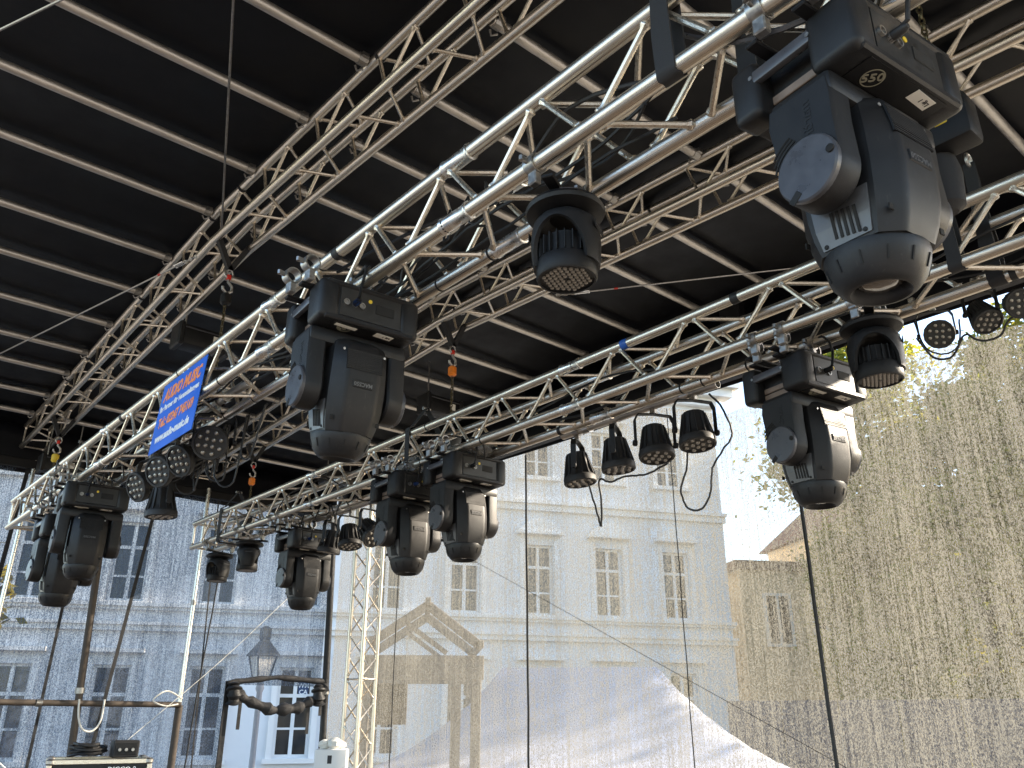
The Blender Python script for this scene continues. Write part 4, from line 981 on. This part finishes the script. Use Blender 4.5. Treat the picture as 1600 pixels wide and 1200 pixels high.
# street lantern
sl_ = thing('street_lantern', W(13.58, 6.38, -2.8), 'old style street lantern standing behind the side gauze', 'street lamp')
MB().lathe([(.16, 0), (.16, .1), (.09, .5), (.06, .7), (.045, 2.4), (.045, 3.2), (.07, 3.26), (.05, 3.35)], 16).build('post', 'grey_paint', sl_)
lm_ = MB()
for k in range(4):
    a = R(45+90*k); lm_.tube([(.13*math.cos(a), .13*math.sin(a), 3.38), (.235*math.cos(a), .235*math.sin(a), 3.76)], .014, 6)
lm_.build('lantern_frame', 'iron', sl_)
sq = lambda r, z: [(r*math.cos(R(45+90*k)), r*math.sin(R(45+90*k)), z) for k in range(4)]
MB().loft([sq(.125, 3.38), sq(.225, 3.755)]).build('glazing', 'white_label', sl_, smooth=0)
MB().loft([sq(.29, 3.76), sq(.27, 3.80), sq(.10, 3.99), sq(.085, 4.02), sq(.10, 4.06), sq(.10, 4.20), sq(.03, 4.24)]).build('lantern_roof', 'iron', sl_, smooth=0)

# hoarding at right
hd = thing('hoarding', W(6.1, 16.1, -2.8), 'long dark hoarding fence of upright panels at lower right', 'fence')
hp = W(10.2, 14.3, -2.8); hq = W(2.0, 18.0, -2.8); L_ = (hq-hp).length; hdv = (hq-hp).normalized(); n_ = 9
for k in range(n_):
    c = hp+hdv*(L_*(k+.5)/n_)-hd.location; Mh = frame(c, hdv, Vector((-hdv.y, hdv.x, 0)), Vector((0, 0, 1)))
    MB().cbox(-L_/n_/2+.012, L_/n_/2-.012, -.02, .02, .05, 3.12, .006, M=Mh).build('panel', 'hoarding_panel', hd)
    MB().cbox(-.04, .04, .02, .10, 0, 3.14, .006, M=Mh).build('post', 'wood_dark', hd)

# ------------------------------------------------------------------ trees
def tree(name, label, base, height, spread, zc0, n, leaf, m, trunk_r, seed, cat='tree', skew=(0, 0)):
    rnd = random.Random(seed); t = thing(name, base, label, cat, 'trees on the square')
    T = MB(); top = Vector((skew[0]*.4, skew[1]*.4, height*.55)); T.tube([(0, 0, 0), (.05, .02, height*.2), top*.75, top], [trunk_r, trunk_r*.75, trunk_r*.6, trunk_r*.4], 10)
    clumps = []
    for k in range(11):
        a = k*2.4+rnd.uniform(-.4, .4); rr_ = spread*rnd.uniform(.35, .95); z = zc0+(height-zc0)*rnd.uniform(.05, .85)
        e = Vector((rr_*math.cos(a)+skew[0]*.5, rr_*math.sin(a)+skew[1]*.5, z)); s = Vector((0, 0, height*rnd.uniform(.22, .45)))
        T.tube([s, s.lerp(e, .5)+Vector((0, 0, .25)), e], [trunk_r*.35, trunk_r*.2, trunk_r*.07], 6)
    tr = T.build('trunk', 'bark', t)
    hh = (height-zc0)/2; C = Vector((skew[0], skew[1], zc0+hh))
    for k in range(120):
        while True:
            p = Vector((rnd.uniform(-1, 1), rnd.uniform(-1, 1), rnd.uniform(-1, 1)))
            if .3 < p.length < 1: break
        clumps.append((C+Vector((p.x*spread, p.y*spread, p.z*hh)), rnd.uniform(.35, .85)*spread*.30))
    vs = []; fs = []
    for k in range(n):
        c, r_ = clumps[rnd.randrange(len(clumps))]
        p = c+Vector((rnd.gauss(0, .55), rnd.gauss(0, .55), rnd.gauss(0, .45)))*r_
        x = Vector((rnd.gauss(0, 1), rnd.gauss(0, 1), rnd.gauss(0, .6))).normalized(); y = x.orthogonal().normalized()
        y = (Matrix.Rotation(rnd.uniform(0, 6.28), 3, x) @ y); s = leaf*rnd.uniform(.6, 1.3); o_ = len(vs)
        vs += [tuple(p-x*s), tuple(p+y*s*.55), tuple(p+x*s), tuple(p-y*s*.55)]; fs.append((o_, o_+1, o_+2, o_+3))
    me = bpy.data.meshes.new('crown'); me.from_pydata(vs, [], fs); link('crown', me, m, t)
tree('autumn_tree', 'large golden green tree filling the right behind the rear gauze', W(10.7, 28.8, -2.8), 15.8, 5.6, 2.4, 78000, .12, 'leaves_autumn', .34, 3)
tree('autumn_tree', 'golden tree at the right picture edge behind the rear gauze', W(5.0, 29.5, -2.8), 16.0, 5.4, 2.4, 64000, .12, 'leaves_autumn', .32, 5)
tree('autumn_tree', 'smaller tree in front of the ochre house', W(11.6, 24.6, -2.8), 9.4, 2.2, 1.8, 22000, .10, 'leaves_autumn', .18, 8)
tree('yellow_tree', 'young tree with yellow leaves at the left picture edge', W(14.9, 1.45, -2.8), 5.7, 1.25, 3.2, 3500, .09, 'leaves_yellow', .10, 11)
gw = thing('guy_wire', W(7.6, 5.84, 1.75), 'thin dark guy wire slanting down across the rear gauze', 'guy wire')
MB().tube([W(7.6, 5.84, 1.75)-gw.location, W(3.0, 5.84, -.42)-gw.location], .0025, 6).build('wire', 'rubber', gw)

# crumpled clear rain covers bunched round the clamps
m, t, b = nodes('clear_film'); b.inputs['Base Color'].default_value = (0.72, 0.70, 0.66, 1); b.inputs['Roughness'].default_value = 0.12
b.inputs['Transmission Weight'].default_value = 0.85; b.inputs['Coat Weight'].default_value = 0.6; bump(t, b, noise(t, 26, 4, 0.7), 0.9, 0.03); MATS['clear_film'] = m
def film(label, u, v, z, sx, sy, sz, seed):
    rnd = random.Random(seed); bm = bmesh.new(); bmesh.ops.create_icosphere(bm, subdivisions=4, radius=1)
    dirs = [(Vector((rnd.gauss(0, 1), rnd.gauss(0, 1), rnd.gauss(0, 1))).normalized(), rnd.uniform(3, 9), rnd.uniform(0, 6)) for _ in range(9)]
    for q in bm.verts:
        n_ = q.co.normalized(); f = 1+sum(.10*abs(math.sin(n_.dot(d)*k+p)) for d, k, p in dirs)-.45; q.co = Vector((n_.x*sx*f, n_.y*sy*f, n_.z*sz*f))
    me = bpy.data.meshes.new('rain_cover'); bm.to_mesh(me); bm.free()
    o = link('rain_cover', me, 'clear_film'); o.location = W(u, v, z); tag(o, label, 'plastic cover', 'crumpled clear rain covers')
film('crumpled clear plastic cover on the clamps of left sunlit moving head', 4.62, 3.15, 1.60, .10, .13, .07, 1)
film('crumpled clear plastic cover on the clamps of right sunlit moving head', 4.10, 3.24, 1.62, .09, .12, .06, 2)
